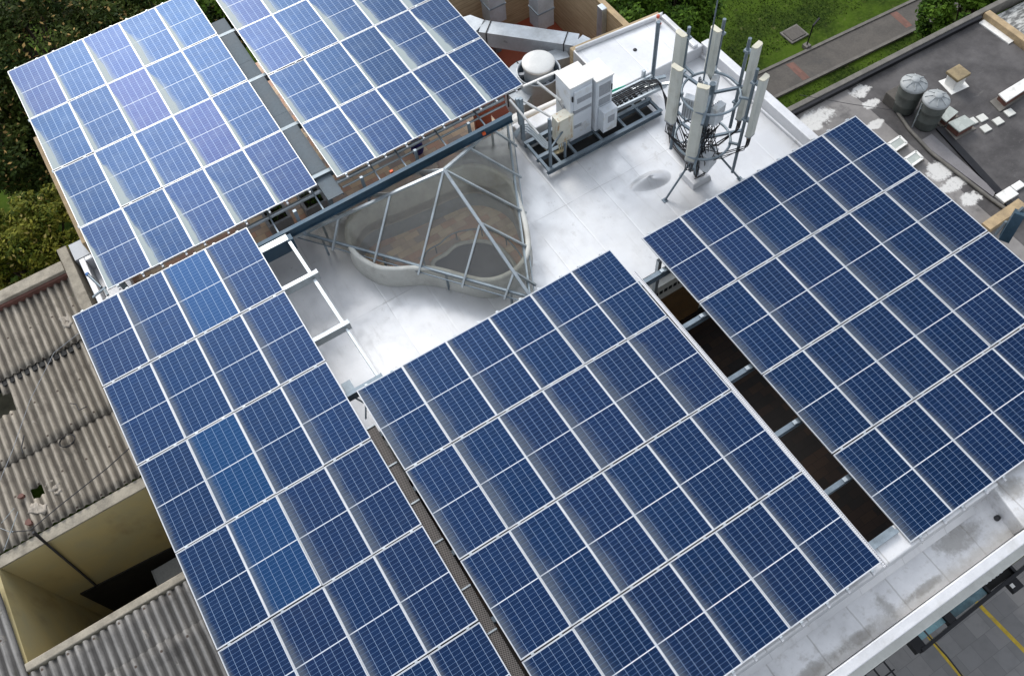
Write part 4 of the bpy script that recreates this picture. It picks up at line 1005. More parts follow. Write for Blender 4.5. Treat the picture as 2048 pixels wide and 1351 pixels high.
def ductrun(path, w, h, name='duct', parent=None, seams=True):
    """rectangular duct: path of centre points on its top"""
    b = MB(); pts = [Vector(p) for p in path]; vs = []
    for i, p in enumerate(pts):
        d = pts[min(i + 1, len(pts) - 1)] - pts[max(i - 1, 0)]; d.z = 0; d.normalize(); s = Vector((-d.y, d.x, 0)) * w / 2
        vs += [p - s, p + s, p + s - Vector((0, 0, h)), p - s - Vector((0, 0, h))]
    fs = [(3, 2, 1, 0)]
    for i in range(len(pts) - 1):
        for k_ in range(4): fs.append((i * 4 + k_, i * 4 + (k_ + 1) % 4, i * 4 + 4 + (k_ + 1) % 4, i * 4 + 4 + k_))
    e = 4 * (len(pts) - 1); fs.append((e, e + 1, e + 2, e + 3)); b.add(vs, fs)
    return b.build(name, M['duct'], parent)
def seam(p, d, w, h, parent):
    d = Vector(d).normalized(); s = Vector((-d.y, d.x, 0)); p = Vector(p); b = MB()
    a, c = p - s * (w / 2 + .012), p + s * (w / 2 + .012); b.bar(a - d * 0, c, .03, .022); 
    for q in (a, c): b.bar(q, q - Vector((0, 0, h)), .03, .022, d)
    b.build('flange', M['black_metal'], parent)
Z1 = -2.7
du = thing('air_duct', (10, 9, ZT), 'long straight galvanised air duct crossing the red floored yard', 'air duct')
pa = [P(940, 42, Z1), P(962, 52, Z1), P(1155, 80, Z1), P(1178, 96, Z1), P(1185, 118, Z1)]
ductrun([pa[0] + Vector((-.6, .1, 0)), pa[0], pa[1]], .52, .5, 'bend', du); ductrun([pa[1], pa[2]], .52, .52, 'straight', du); ductrun([pa[2], (pa[2] + pa[3]) / 2 + Vector((.03, .03, 0)), pa[3], pa[3] + Vector((.1, -.5, 0))], .52, .5, 'bend', du)
dd = pa[2] - pa[1]
for t in (.08, .88): seam(pa[1] + dd * t + Vector((0, 0, .012)), dd, .52, .52, du)
du2 = thing('air_duct', (9.6, 8.2, ZT), 'curved galvanised duct wrapping round behind the exhaust fan', 'air duct')
Z2 = -2.95; arc = []
for k_ in range(13):
    a = R_(215 - 115 * k_ / 12); arc.append((fx + .80 * math.cos(a), fy + .80 * math.sin(a), Z2))
arc += [(fx + .5, fy + .70, Z2), (fx + 1.3, fy + .48, Z2)]
ductrun(arc, .44, .7, 'elbow', du2)
for i in (4, 8, 12): seam(Vector(arc[i]) + Vector((0, 0, .012)), Vector(arc[i + 1]) - Vector(arc[i - 1]), .44, .5, du2)
for (u, v, lab) in ((994, 47, 'square galvanised riser duct, left of two, above the red floor'), (1089, 57, 'square galvanised riser duct, right of two, above the red floor')):
    p = P(u, v, -3.6); t = thing('riser_duct', (p.x, p.y, ZT), lab, 'air duct')
    MB().box(p.x - .22, p.x + .34, p.y - .02, p.y + .5, -3.6, 1.6).build('shaft', M['duct'], t)
    b = MB()
    for z in (-3.0, -1.8, -.6): b.box(p.x - .24, p.x + .36, p.y - .04, p.y + .52, z, z + .04)
    b.build('flange', M['galv'], t)
    b = MB(); b.bar((p.x + .06, p.y + .24, ZT), (p.x + .06, p.y + .24, -3.6), .2, .2); b.build('foot', M['galv'], t)
ac = thing('condenser_box', (7.9, 6.1, ZT), 'white equipment box below the pipe frame beside the panel corner', 'equipment box')
MB().box(7.2, 7.75, 5.72, 6.6, ZT + .03, -2.6).build('body', M['white_paint'], ac, .02)
b = MB(); b.tube([(7.5, 5.8, -2.58), (7.6, 5.75, -2.5), (7.85, 5.74, -2.8), (7.9, 5.8, -4.0)], .03, 8); b.build('hose', M['cream'], ac)
b = MB(); b.tube([(7.0, 6.15, -2.35), (9.6, 6.0, -2.35)], .11, 16); tag(b.build('white_pipe', M['white_paint']), 'thick white pipe running past the fan towards the white cabinet', 'pipe')
b = MB()
for i in range(5): b.tube([(8.3 + .12 * i, 6.6, -3.6), (8.6 + .1 * i, 6.75, -3.35 - .03 * i), (9.2, 6.7 - .03 * i, -3.4), (9.7, 6.5, -3.6)], .03, 6)
tag(b.build('hose_bundle', M['brown_wood']), 'brown flexible hoses looping below the exhaust fan', 'hoses')
# orange barrier, yellow prop, planters and blue bag under the arrays
b = MB(); b.box(6.6, 7.1, 6.9, 7.0, ZN_, ZN_ + .9); tag(b.build('orange_panel', M['red_floor']), 'orange red panel standing under the corner of the duct side array', 'panel')
for (u, v, lab) in ((553, 432, 'square planter with green leaves under the edge of the tree side array'), (625, 400, 'dark square planter under the panel corner beside the walkway')):
    p = P(u, v, ZN_ + .35); t = thing('planter_box', (p.x, p.y, ZN_), lab, 'planter')
    b = MB()
    for x0_, x1_, y0_, y1_ in ((-.32, .32, -.32, -.25), (-.32, .32, .25, .32), (-.32, -.25, -.25, .25), (.25, .32, -.25, .25)): b.box(p.x + x0_, p.x + x1_, p.y + y0_, p.y + y1_, ZN_, ZN_ + .45)
    b.build('box', M['vent_grey'], t); MB().box(p.x - .25, p.x + .25, p.y - .25, p.y + .25, ZN_ + .02, ZN_ + .36).build('soil', M['soil'], t)
    b = MB(); r2 = random.Random(u)
    for i in range(60):
        c_ = Vector((p.x + r2.uniform(-.2, .2), p.y + r2.uniform(-.2, .2), ZN_ + .38 + r2.random() * .15)); a = Vector((r2.gauss(0, 1), r2.gauss(0, 1), .5)).normalized() * .06; e = Vector((r2.gauss(0, 1), r2.gauss(0, 1), .3)).normalized() * .03
        b.add([c_ - a, c_ + e, c_ + a, c_ - e], [(0, 1, 2, 3)])
    b.build('leaves', M['leaf_green'], t)
p = P(836, 303, ZN_); b = MB(); b.lathe((p.x, p.y, ZN_), [(.0, .5), (.10, .48), (.16, .34), (.18, .1), (.15, 0)], 14); tag(b.build('blue_bag', plain('blue_bag', (.01, .012, .16), .5)), 'small dark blue bag on the pavers under the duct side array', 'bag')

# ------------------------------------------------------------------ west neighbour: corrugated roofs round a light well
wn_b = thing('corrugated_house', (-7, 3, ZG), 'neighbouring house with weathered corrugated roofs and a yellow light well', 'house')
def corr(x0, x1, y0, y1, z0, z1, name, mat, pitch=.177, amp=.034, holes=(), seed=1, ragged=.0):
    """sheet with waves running along y, z0 at y0 and z1 at y1"""
    r = random.Random(seed); nx = int((x1 - x0) / pitch * 8); ny = max(2, int((y1 - y0) / .22)); vs = []
    jag = [r.uniform(-ragged, ragged) for _ in range(int((x1 - x0) / .9) + 3)]
    for j in range(ny + 1):
        t = j / ny
        for i in range(nx + 1):
            x = x0 + (x1 - x0) * i / nx; s = int((x - x0) / .9)
            y = y0 + (y1 - y0) * t + (jag[s] if j == 0 else (jag[s + 1] if j == ny else 0)); z = z0 + (z1 - z0) * t + amp * math.cos(2 * math.pi * x / pitch) + .012 * ((s * 7) % 3) + .01 * math.sin(s * 5.1 + y * 1.3)
            vs.append((x, y, z))
    fs = []
    for j in range(ny):
        for i in range(nx):
            cx, cy = x0 + (x1 - x0) * (i + .5) / nx, y0 + (y1 - y0) * (j + .5) / ny
            if any((cx - h[0]) ** 2 / h[2] ** 2 + (cy - h[1]) ** 2 / h[3] ** 2 < 1 for h in holes): continue
            a = j * (nx + 1) + i; fs.append((a, a + 1, a + nx + 2, a + nx + 1))
    b = MB(); b.add(vs, fs, True); o = b.build(name, M[mat], wn_b); sd_ = o.modifiers.new('thickness', 'SOLIDIFY'); sd_.thickness = .014; sd_.offset = -1; return o
hole1 = P(75, 988, -2.05); hole2 = P(2, 810, -2.0)
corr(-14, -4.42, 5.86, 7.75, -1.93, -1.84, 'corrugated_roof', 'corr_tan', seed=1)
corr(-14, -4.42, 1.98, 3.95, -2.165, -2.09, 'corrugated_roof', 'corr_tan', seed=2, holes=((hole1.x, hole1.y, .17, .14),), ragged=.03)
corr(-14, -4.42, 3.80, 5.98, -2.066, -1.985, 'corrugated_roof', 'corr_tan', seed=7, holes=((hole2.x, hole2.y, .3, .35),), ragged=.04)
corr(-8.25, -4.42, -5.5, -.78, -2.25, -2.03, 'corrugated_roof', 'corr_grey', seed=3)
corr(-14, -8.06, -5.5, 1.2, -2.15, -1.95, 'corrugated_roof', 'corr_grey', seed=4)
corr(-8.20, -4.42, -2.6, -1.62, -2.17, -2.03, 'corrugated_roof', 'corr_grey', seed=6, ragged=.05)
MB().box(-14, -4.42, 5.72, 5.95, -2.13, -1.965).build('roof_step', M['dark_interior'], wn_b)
b = MB(); b.box(-8.02, -4.42, 1.84, 1.97, -2.55, -2.24); b.box(-8.2, -4.42, 1.70, 1.96, -2.235, -2.19); b.build('eave_beam', M['concrete'], wn_b)
b = MB(); b.hexa([(-8.05, -.76, -2.7), (-4.42, -.76, -2.7), (-4.42, -.56, -2.7), (-8.05, -.56, -2.7)], [(-8.05, -.74, -1.98), (-4.42, -.74, -1.98), (-4.42, -.57, -1.98), (-8.05, -.57, -1.98)]); b.build('well_coping', M['concrete'], wn_b, .02)
b = MB(); b.box(-8.02, -4.41, 1.70, 1.83, ZG, -2.25); b.box(-8.2, -8.03, -.76, 1.9, ZG, -2.12); b.box(-8.02, -4.41, -.75, -.60, ZG, -2.71); b.box(-4.43, -4.41, -.6, 1.7, ZG, -2.6); b.build('well_wall', M['yellow_wall'], wn_b)
b = MB(); b.box(-8.02, -7.0, -.59, -.55, -4.2, -3.2); b.box(-8.025, -7.98, .0, .6, -6.4, -4.9); b.build('window', M['dark_interior'], wn_b)
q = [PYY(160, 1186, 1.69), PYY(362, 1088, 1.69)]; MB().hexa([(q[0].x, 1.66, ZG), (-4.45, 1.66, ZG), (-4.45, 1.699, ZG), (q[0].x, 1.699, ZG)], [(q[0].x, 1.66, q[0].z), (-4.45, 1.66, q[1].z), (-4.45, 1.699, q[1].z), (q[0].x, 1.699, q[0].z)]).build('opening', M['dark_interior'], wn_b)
b = MB(); b.tube([PYY(66, 1064, 1.66), PYY(195, 1172, 1.66)], .028, 8); b.build('drain_pipe', M['dark'], wn_b)
b = MB(); b.box(-6.2, -5.3, .9, 1.5, -5.6, -5.56); b.bar((-6.2, .9, -5.55), (-5.3, .9, -5.55), .03, .03); b.bar((-6.2, .9, -5.55), (-6.2, 1.5, -5.55), .03, .03); b.build('well_shelf', M['vent_grey'], wn_b)
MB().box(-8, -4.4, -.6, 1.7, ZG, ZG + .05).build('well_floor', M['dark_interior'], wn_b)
b = MB(); b.box(-14, -4.40, 7.75, 8.08, -2.2, -1.62); b.build('parapet_beam', M['concrete'], wn_b, .02)
MB().box(-14, -4.41, 7.68, 7.749, -2.3, -1.72).build('parapet_face', M['brown_wood'], wn_b)
b = MB(); b.hexa([(-4.42, 5.0, -2.6), (-4.12, 5.0, -2.6), (-4.12, 8.5, -2.6), (-4.42, 8.5, -2.6)], [(-4.40, 5.0, -1.66), (-4.16, 5.0, -1.66), (-4.16, 8.5, -1.66), (-4.40, 8.5, -1.66)]); b.build('party_wall', M['concrete'], wn_b, .015)
MB().box(-14, -4.45, 7.7, 8.05, ZG, -2.3).build('back_wall', M['concrete'], wn_b)
MB().box(-4.11, -3.2, 7.95, 8.5, -2.8, -1.70).build('dark_tank_wall', M['vent_grey'], wn_b)
# rubble, wires and a wire coil on the sheets
rb = random.Random(4)
for (u, v, lab) in ((42, 990, 'brown broken tile left of the hole in the corrugated roof'), (57, 1043, 'dark stone near the eave of the corrugated roof')):
    p = P(u, v, -2.0); b = MB(); q = [(p.x + rb.uniform(.04, .09) * math.cos(a) * 1.1, p.y + rb.uniform(.04, .09) * math.sin(a)) for a in [i * 1.05 for i in range(6)]]; b.prism(q, -2.08, -2.0); tag(b.build('roof_rubble', M['brown_wood']), lab, 'rubble')
for (u, v, ww, rz, lab) in ((93, 965, .20, .2, 'curled pale broken sheet piece, left of two by the roof hole'), (108, 970, .16, -.1, 'curled pale broken sheet piece, right of two by the roof hole'), (68, 1012, .22, .9, 'pale broken sheet flake below the roof hole'), (135, 645, .22, .1, 'pale sheet flake beside the panel edge on the upper corrugated roof'), (210, 1300, .16, .2, 'light patch of sheet on the dark corrugated roof')):
    p = P(u, v, -1.98); zb_ = -1.90 if v < 700 else -2.13; b = MB(); c, s = math.cos(rz), math.sin(rz); vs = []
    for j in range(7):
        for i in range(7):
            a, d = (i / 6 - .5) * ww, (j / 6 - .5) * ww * 1.9; x, y = p.x + a * c - d * s, p.y + a * s + d * c
            vs.append((x + .012 * math.sin(j * 2.1 + i), y + .015 * math.sin(i * 1.7 + j), zb_ + .034 * math.cos(2 * math.pi * x / .177) + .012 * math.sin(j * 1.9) + .02))
    b.add(vs, [(j * 7 + i, j * 7 + i + 1, j * 7 + i + 8, j * 7 + i + 7) for j in range(6) for i in range(6)], True); o = b.build('sheet_fragment', plain('pale_fragment', (.36, .32, .27), .85, 0, .4, 14)); tag(o, lab, 'broken sheet'); o.modifiers.new('thickness', 'SOLIDIFY').thickness = .01
def wire(pts, r, name, lab, cat='wire', mat='dark'):
    b = MB(); b.tube(pts, r, 6); tag(b.build(name, M[mat]), lab, cat)
wire([P(285, 872, -1.55), P(215, 935, -1.75), P(120, 1010, -1.9), P(60, 1060, -1.9), P(20, 1063, -1.85), P(0, 1055, -1.8)], .012, 'cable', 'black cable sagging across the corrugated roof to the light well corner')
wire([P(165, 660, -1.85), P(108, 705, -1.9), P(60, 800, -1.92), P(25, 900, -1.92), P(0, 960, -1.9)], .006, 'thin_wire', 'thin grey wire lying down the corrugated roof', mat='vent_grey')
wire([P(68, 1061, -1.9), P(110, 1100, -2.4), P(190, 1170, -4.0)], .015, 'well_cable', 'dark cable dropping into the yellow light well')
pc = P(136, 882, -2.02); b = MB()
for i in range(3): b.tube([(pc.x + (.16 + .012 * i) * math.cos(a * .3491), pc.y + (.15 - .01 * i) * math.sin(a * .3491), -2.0 + .012 * i) for a in range(18)], .007, 5, closed=True)
tag(b.build('wire_coil', M['black_metal']), 'round coil of rusty wire lying on the corrugated roof', 'wire coil')
wire([P(140, 806, -1.95), P(152, 808, -1.93), P(158, 820, -1.93), P(174, 812, -1.93)], .012, 'twig', 'small dark twig on the corrugated roof near the panels', 'twig')
wire([P(48, 870, -1.95), P(43, 895, -1.93), P(46, 906, -1.93)], .014, 'bent_rod', 'short bent dark rod on the corrugated roof', 'rod')
b = MB()
for (a, c) in (((8, 1100), (36, 1022)), ((3, 1045), (28, 1016)), ((0, 1055), (22, 1064))): b.tube([P(*a, -1.7), P(*c, -1.3)], .007, 5)
b.tube([P(25, 1062, -1.9), P(25, 1062, -.9)], .012, 6); tag(b.build('roof_aerial', M['galv_light']), 'thin bent television aerial at the corner of the light well', 'aerial')

# ------------------------------------------------------------------ east neighbour with felt roof
eb = thing('felt_roof_building', (19, 1, ZG), 'low neighbouring building with dark grey felt roof behind the silver roof', 'building')
ZN = -5.0
MB().hexa([(13.4, -9, ZG), (23.25, -9, ZG), (23.25, 3.45, ZG), (13.4, 3.78, ZG)], [(13.4, -9, ZN), (23.25, -9, ZN), (23.25, 3.45, ZN), (13.4, 3.78, ZN)]).build('roof', M['asphalt'], eb)
b = MB(); b.bar((13.3, 3.88, -5.05), (30, 3.32, -5.05), .18, .46); b.build('parapet', M['path_edge'], eb, .02)
b = MB(); b.bar((13.3, 3.73, -4.93), (23.2, 3.40, -4.93), .11, .16); b.build('flashing', M['black_metal'], eb)
b = MB(); b.bar((23.40, 3.4, -4.98), (23.48, -9, -4.98), .24, .44); b.build('cross_parapet', M['tan'], eb, .02)
for ya, yb in ((3.3, 2.1), (1.2, .4)): MB().bar((23.18, ya, -4.99), (23.2, yb, -4.99), .25, .06).build('white_strip', M['white_paint'], eb)
MB().hexa([(23.62, -9, ZG), (34, -9, ZG), (34, 3.0, ZG), (23.62, 3.3, ZG)], [(23.62, -9, -5.1), (34, -9, -5.1), (34, 3.0, -5.1), (23.62, 3.3, -5.1)]).build('annex_roof', M['streaky'], eb)
b = MB(); a_ = [P(1775, 195, ZN + .06), P(1818, 258, ZN + .06), P(1862, 305, ZN + .06), P(1985, 400, ZN + .06), P(2016, 422, ZN + .06)]
b.tube(a_, .05, 8); b.build('roof_pipe', M['path_edge'], eb)
MB().prism([(q.x, q.y) for q in (P(1838, 285, ZN), P(1862, 270, ZN), P(1990, 385, ZN), P(1985, 395, ZN))], ZN + .002, ZN + .05).build('felt_ramp', plain('pale_felt', (.20, .19, .195), .8, 0, .2, 2), eb)
b = MB(); b.bar(P(1878, 255, ZN + .03), P(2030, 420, ZN + .03), .22, .06); b.build('dark_channel', M['black_metal'], eb)
# south end of this roof beside the array
b = MB(); b.bar(P(1968, 459, -4.9), P(2040, 410, -4.9), .28, .3); b.build('end_coping', M['tan'], eb)
sb = thing('steel_bracket', P(2020, 450, -4), 'blue grey steel post and plate beside the right edge of the mast side array', 'steel post')
MB().bar(P(2008, 478, -1.2), P(2040, 425, -.6), .22, .30).build('post', M['blue_steel'], sb); MB().bar(P(1990, 470, -1.3), P(2012, 443, -1.0), .05, .22).build('plate', M['galv'], sb); MB().bar(P(2022, 440, -.9), P(2048, 418, -.7), .05, .4).build('gusset', M['walk_steel'], sb)
tp = thing('grey_tarpaulin', P(2040, 480, -5), 'crumpled grey blue sheet at the right edge beside the panels', 'tarpaulin')
b = MB(); vs = []; rt = random.Random(9)
for j in range(9):
    for i in range(13): q = P(1995 + i * 9, 520 - i * 6.2 - j * 6, -5.6); vs.append((q.x, q.y, -5.6 + rt.uniform(0, .22)))
b.add(vs, [(j * 13 + i, j * 13 + i + 1, j * 13 + i + 14, j * 13 + i + 13) for j in range(8) for i in range(12)], True); b.build('sheet', M['walk_steel'], tp)
MB().box(15.5, 30, -9, -2.85, ZG, -6.0).build('lower_roof', M['path'], eb)
# water tanks
def tank(u, v, lab):
    p = P(u, v, ZN + .02); t = thing('water_tank', (p.x, p.y, ZN), lab, 'water tank', 'water tanks on the felt roof'); t.scale = (.9, .9, 1)
    b = MB(); b.lathe((p.x, p.y, ZN), [(0, .02), (.36, .02), (.385, .08), (.385, .30), (.40, .32), (.40, .36), (.39, .38), (.395, .66), (.41, .68), (.41, .72), (.40, .74), (.40, .98)], 36); b.build('body', M['tank'], t)
    b = MB(); b.lathe((p.x, p.y, ZN), [(.41, .95), (.43, .97), (.43, 1.02), (.40, 1.05), (.28, 1.11), (.14, 1.15), (.14, 1.18), (.11, 1.20), (0, 1.205)], 36); l = b.build('lid', M['tank_lid'], t)
    b = MB()
    for k_ in range(8):
        a = k_ * math.pi / 4; b.bar((p.x + .16 * math.cos(a), p.y + .16 * math.sin(a), ZN + 1.155), (p.x + .38 * math.cos(a), p.y + .38 * math.sin(a), ZN + 1.07), .035, .03)
    b.build('rib', M['tank_lid'], l)
tank(1806, 216, 'round dark grey water tank with ribbed lid, the farther of two'); tank(1849, 247, 'round dark grey water tank with ribbed lid, the nearer, beside a small ladder')
b = MB(); p = P(1828, 258, ZN)
for dx in (0, .22): b.tube([(p.x + dx, p.y + .08, ZN), (p.x + dx + .05, p.y + .15, ZN + .9)], .018, 6)
for k_ in range(3): b.bar((p.x + .01, p.y + .10, ZN + .25 + .25 * k_), (p.x + .24, p.y + .10, ZN + .25 + .25 * k_), .02, .02)
tag(b.build('tank_ladder', M['galv_light']), 'small white ladder frame leaning against the nearer water tank', 'ladder')
p = P(1790, 205, ZN); tag(MB().box(p.x - .3, p.x + .3, p.y - .28, p.y + .25, ZN, ZN + .4).build('tank_box', M['path'], None, .02), 'dark grey box against the far side of the farther water tank', 'box')
b = MB(); q = P(1840, 258, ZN); b.tube([(q.x, q.y, ZN + .05), (q.x + .2, q.y - .1, ZN + .1), (q.x + .45, q.y, ZN + .06), (q.x + .5, q.y + .3, ZN + .06)], .035, 8); b.tube([(q.x + .1, q.y + .1, ZN + .05), (q.x + .3, q.y - .2, ZN + .2), (q.x + .7, q.y - .1, ZN + .06)], .025, 8); tag(b.build('tank_pipework', M['blue_steel']), 'dark pipework at the foot of the nearer water tank', 'pipes')
# roof lights, hatches, vents on the felt roof
def rooflight(corners, h, lab, top='glass_grey', side='brown_wood', name='roof_light'):
    q = [P(u, v, ZN + h) for u, v in corners]; c = sum(q, Vector()) / 4; t = thing(name, (c.x, c.y, ZN), lab, 'roof light')
    def k(s): return [(c.x + (p.x - c.x) * s, c.y + (p.y - c.y) * s) for p in q]
    MB().prism(k(.93), ZN, ZN + h).build('kerb', M[side], t); MB().prism(k(1.0), ZN + h + .001, ZN + h + .05).build('cover', M[top], t, .01); MB().prism(k(1.28), ZN, ZN + .03).build('skirt', M['path_edge'], t)
rooflight([(1895, 247), (1928, 232), (1950, 248), (1918, 266)], .22, 'square grey roof light with red brown kerb, second from the tanks')
rooflight([(1880, 236), (1898, 214), (1916, 226), (1892, 246)], .18, 'grey roof light partly hidden behind the nearer water tank')
rooflight([(1996, 190), (2062, 150), (2075, 165), (2012, 206)], .22, 'long white roof light with brown kerb at the right edge', 'white_paint')
for cs, lab in (([(1775, 288), (1800, 272), (1814, 286), (1790, 302)], 'white framed flat roof light next to the array corner, upper of two'), ([(1808, 318), (1832, 302), (1846, 316), (1822, 333)], 'white framed flat roof light next to the array corner, lower of two')):
    rooflight(cs, .12, lab, 'glass_grey', 'white_paint')
    q = [P(u, v, ZN + .171) for u, v in cs]; c = sum(q, Vector()) / 4; b = MB()
    for i in range(4): b.bar(q[i] + (c - q[i]) * .05, q[(i + 1) % 4] + (c - q[(i + 1) % 4]) * .05, .07, .03)
    t = [o for o in COL.objects if o.get('label') == lab][0]; b.build('frame', M['white_paint'], t)
v_ = thing('roof_vent', P(1908, 168, ZN), 'tan capped roof vent on white base in the middle of the felt roof', 'roof vent'); p = P(1906, 168, ZN)
MB().prism([(p.x - .22, p.y - .2), (p.x + .22, p.y - .2), (p.x + .2, p.y + .2), (p.x - .2, p.y + .2)], ZN, ZN + .34).build('base', M['white_paint'], v_, .03); MB().prism([(p.x - .27, p.y - .24), (p.x + .27, p.y - .24), (p.x + .27, p.y + .25), (p.x - .27, p.y + .25)], ZN + .38, ZN + .48).build('cap', plain('olive_vent_cap', (.27, .21, .12), .8, 0, .3, 5), v_, .02)
b = MB(); b.box(p.x - .1, p.x + .1, p.y - .1, p.y + .1, ZN + .341, ZN + .379); b.build('neck', M['dark'], v_); b = MB(); b.prism([(p.x - .38, p.y - .3), (p.x + .3, p.y - .36), (p.x + .42, p.y + .2), (p.x - .28, p.y + .33)], ZN + .001, ZN + .015); b.build('splash', M['white_paint'], v_)
tl = [(1943, 244, 'leftmost'), (1963, 237, 'second'), (1995, 243.5, 'fourth'), (1970, 258, 'nearest'), (2018, 226.5, 'farthest')]
for (u, v, w_) in tl:
    p = P(u, v, ZN); b = MB(); b.prism([(p.x - .15, p.y - .12), (p.x + .13, p.y - .14), (p.x + .15, p.y + .1), (p.x - .12, p.y + .13)], ZN, ZN + .05)
    tag(b.build('white_tile', M['kerb'], None, .01), f'small white square slab, {w_} of five beside the square roof light', 'slab', 'white slabs on the felt roof')
for (u, v, s_, lab) in ((2012, 392, .28, 'larger white slab at the near end of the felt roof'), (2034, 374, .18, 'smaller white slab at the near end of the felt roof')):
    p = P(u, v, ZN); tag(MB().box(p.x - s_, p.x + s_, p.y - s_ * .6, p.y + s_ * .6, ZN, ZN + .08).build('white_slab', M['white_paint'], None, .01), lab, 'slab')
wire([P(1600, 190, -4.6), P(1700, 208, -4.75), P(1782, 220, -4.6)], .008, 'rooftop_wire', 'thin dark wire crossing the pale part of the felt roof')

# ------------------------------------------------------------------ garden objects
p = P(1612, 96, ZG); lp = thing('garden_lamp', (p.x, p.y, ZG), 'thin black garden lamp post on concrete foot beside the path', 'lamp post')
MB().box(p.x - .12, p.x + .12, p.y - .12, p.y + .12, ZG, ZG + .16).build('foot', M['path_edge'], lp, .01); MB().tube([(p.x, p.y, ZG + .16), (p.x + .03, p.y, ZG + 1.05)], .025, 8).build('post', M['black_metal'], lp)
b = MB(); b.bar((p.x + .03, p.y, ZG + 1.05), (p.x + .34, p.y + .06, ZG + 1.20), .06, .05); b.build('lamp_head', M['black_metal'], lp)
p = P(1588, 70, ZG); mh = thing('garden_manhole', (p.x, p.y, ZG), 'square grey manhole cover set in the lawn', 'manhole'); 
MB().box(p.x - .42, p.x + .42, p.y - .36, p.y + .36, ZG, ZG + .07).build('frame', M['path_edge'], mh, .01); MB().box(p.x - .34, p.x + .34, p.y - .28, p.y + .28, ZG + .0701, ZG + .10).build('cover', M['path'], mh, .01)

# ------------------------------------------------------------------ glazed canopy and fittings at street side
ca = thing('street_canopy', (9.5, -9.6, ZG), 'dark framed glass canopy projecting below the roof edge over the paving', 'canopy')
ZC = -6.0
b = MB(); b.bar((8.1, -9.78, ZC), (12.6, -9.66, ZC), .08, .25); b.bar((8.12, -9.31, ZC), (8.12, -9.78, ZC), .28, .2); b.bar((9.15, -9.31, ZC), (9.15, -9.78, ZC), .20, .2); b.bar((10.35, -9.31, ZC), (10.35, -9.72, ZC), .06, .15)
b.bar((11.2, -9.31, ZC), (11.2, -9.70, ZC), .07, .15); b.build('frame', M['black_metal'], ca)
MB().box(8.27, 9.04, -9.62, -9.31, ZC - .03, ZC).build('glass_pane', plain('light_teal_glass', (.20, .38, .43), .15, 0, .3, 3, (.03, .07, .09)), ca)
MB().box(9.26, 10.31, -9.66, -9.31, ZC - .03, ZC).build('glass_pane', M['teal_glass'], ca)
MB().box(10.39, 11.16, -9.66, -9.31, ZC - .06, ZC - .03).build('dark_panel', M['dark_interior'], ca)
b = MB()
for i in range(5): b.box(10.45 + i * .12, 10.51 + i * .12, -9.50, -9.33, ZC - .025, ZC)
b.build('slat', M['white_box'], ca)
MB().box(11.24, 11.7, -9.5, -9.31, ZC - .06, ZC - .02).build('green_panel', plain('olive_panel', (.10, .11, .01), .6), ca)
for (u, v, s_, lab) in ((1960, 1232, 0, ''),)[:0]: pass
b = MB(); q = P(2026, 1172, -7.0); fl = thing('floodlight', q, 'small black floodlight with white lens beyond the glass canopy', 'floodlight'); MB().box(q.x - .16, q.x + .16, q.y - .13, q.y + .13, -7.0, -6.85).build('housing', M['black_metal'], fl, .01); MB().box(q.x - .13, q.x - .04, q.y - .02, q.y + .08, -6.849, -6.83).build('lens', M['white_paint'], fl); MB().bar((q.x, q.y, -6.95), (q.x + .1, -9.31, -6.6), .05, .05).build('arm', M['black_metal'], fl)
wire([P(1833, 1243, -2.0), P(1850, 1262, -4.0), P(1862, 1276, -5.8), P(1895, 1312, -7.5), P(1925, 1351, -8.6), P(1935, 1364, -8.9)], .022, 'hanging_cable', 'black cable hanging from the roof edge past the canopy to the paving')
b = MB(); b.bar((5.55, -9.43, -4), (6.55, -9.43, -4), .04, .04)
gr = thing('window_grille', (6, -9.6, -4.2), 'black metal grille frame projecting below the roof edge', 'grille')
b = MB()
for i in range(4): b.bar((5.7 + i * .27, -9.32, -4), (5.7 + i * .27, -9.95, -4), .03, .03)
for i in range(3): b.bar((5.6, -9.4 - .24 * i, -3.98), (6.58, -9.4 - .24 * i, -3.98), .03, .03)
b.build('bars', M['black_metal'], gr); MB().box(5.4, 6.1, -9.8, -9.31, -4.4, -4.2).build('box', M['black_metal'], gr)
b = MB(); b.box(4.6, 5.7, -9.62, -9.31, -3.4, -3.3); wc = thing('window_canopy', (5.2, -9.4, -3.4), 'dark glazed window canopy beside the black grille', 'canopy'); b.build('frame', M['black_metal'], wc); MB().box(4.65, 5.65, -9.58, -9.44, -3.299, -3.28).build('pane', M['teal_glass'], wc)

# ------------------------------------------------------------------ trees
def leafmesh(centers, r, nper, size, seed):
    rr = random.Random(seed); b = MB(); V = b.v; Fs = b.f
    for (c, cr) in centers:
        for _ in range(nper):
            d = Vector((rr.gauss(0, 1), rr.gauss(0, 1), rr.gauss(0, 1))).normalized() * cr * (rr.random() ** .45)
            p = Vector(c) + Vector((d.x, d.y, d.z * .8)); s = size * rr.uniform(.6, 1.35)
            a = Vector((rr.gauss(0, 1), rr.gauss(0, 1), rr.gauss(0, .6))).normalized(); up = Vector((rr.gauss(0, .5), rr.gauss(0, .5), 1)).normalized(); w = a.cross(up)
            if w.length < .1: continue
            w.normalize(); a *= s; w *= s * .5; n = len(V)
            V += [tuple(p - a), tuple(p + w), tuple(p + a), tuple(p - w)]; Fs.append((n, n + 1, n + 2, n + 3)); b.mi.append(0); b.sm.append(False)
    return b
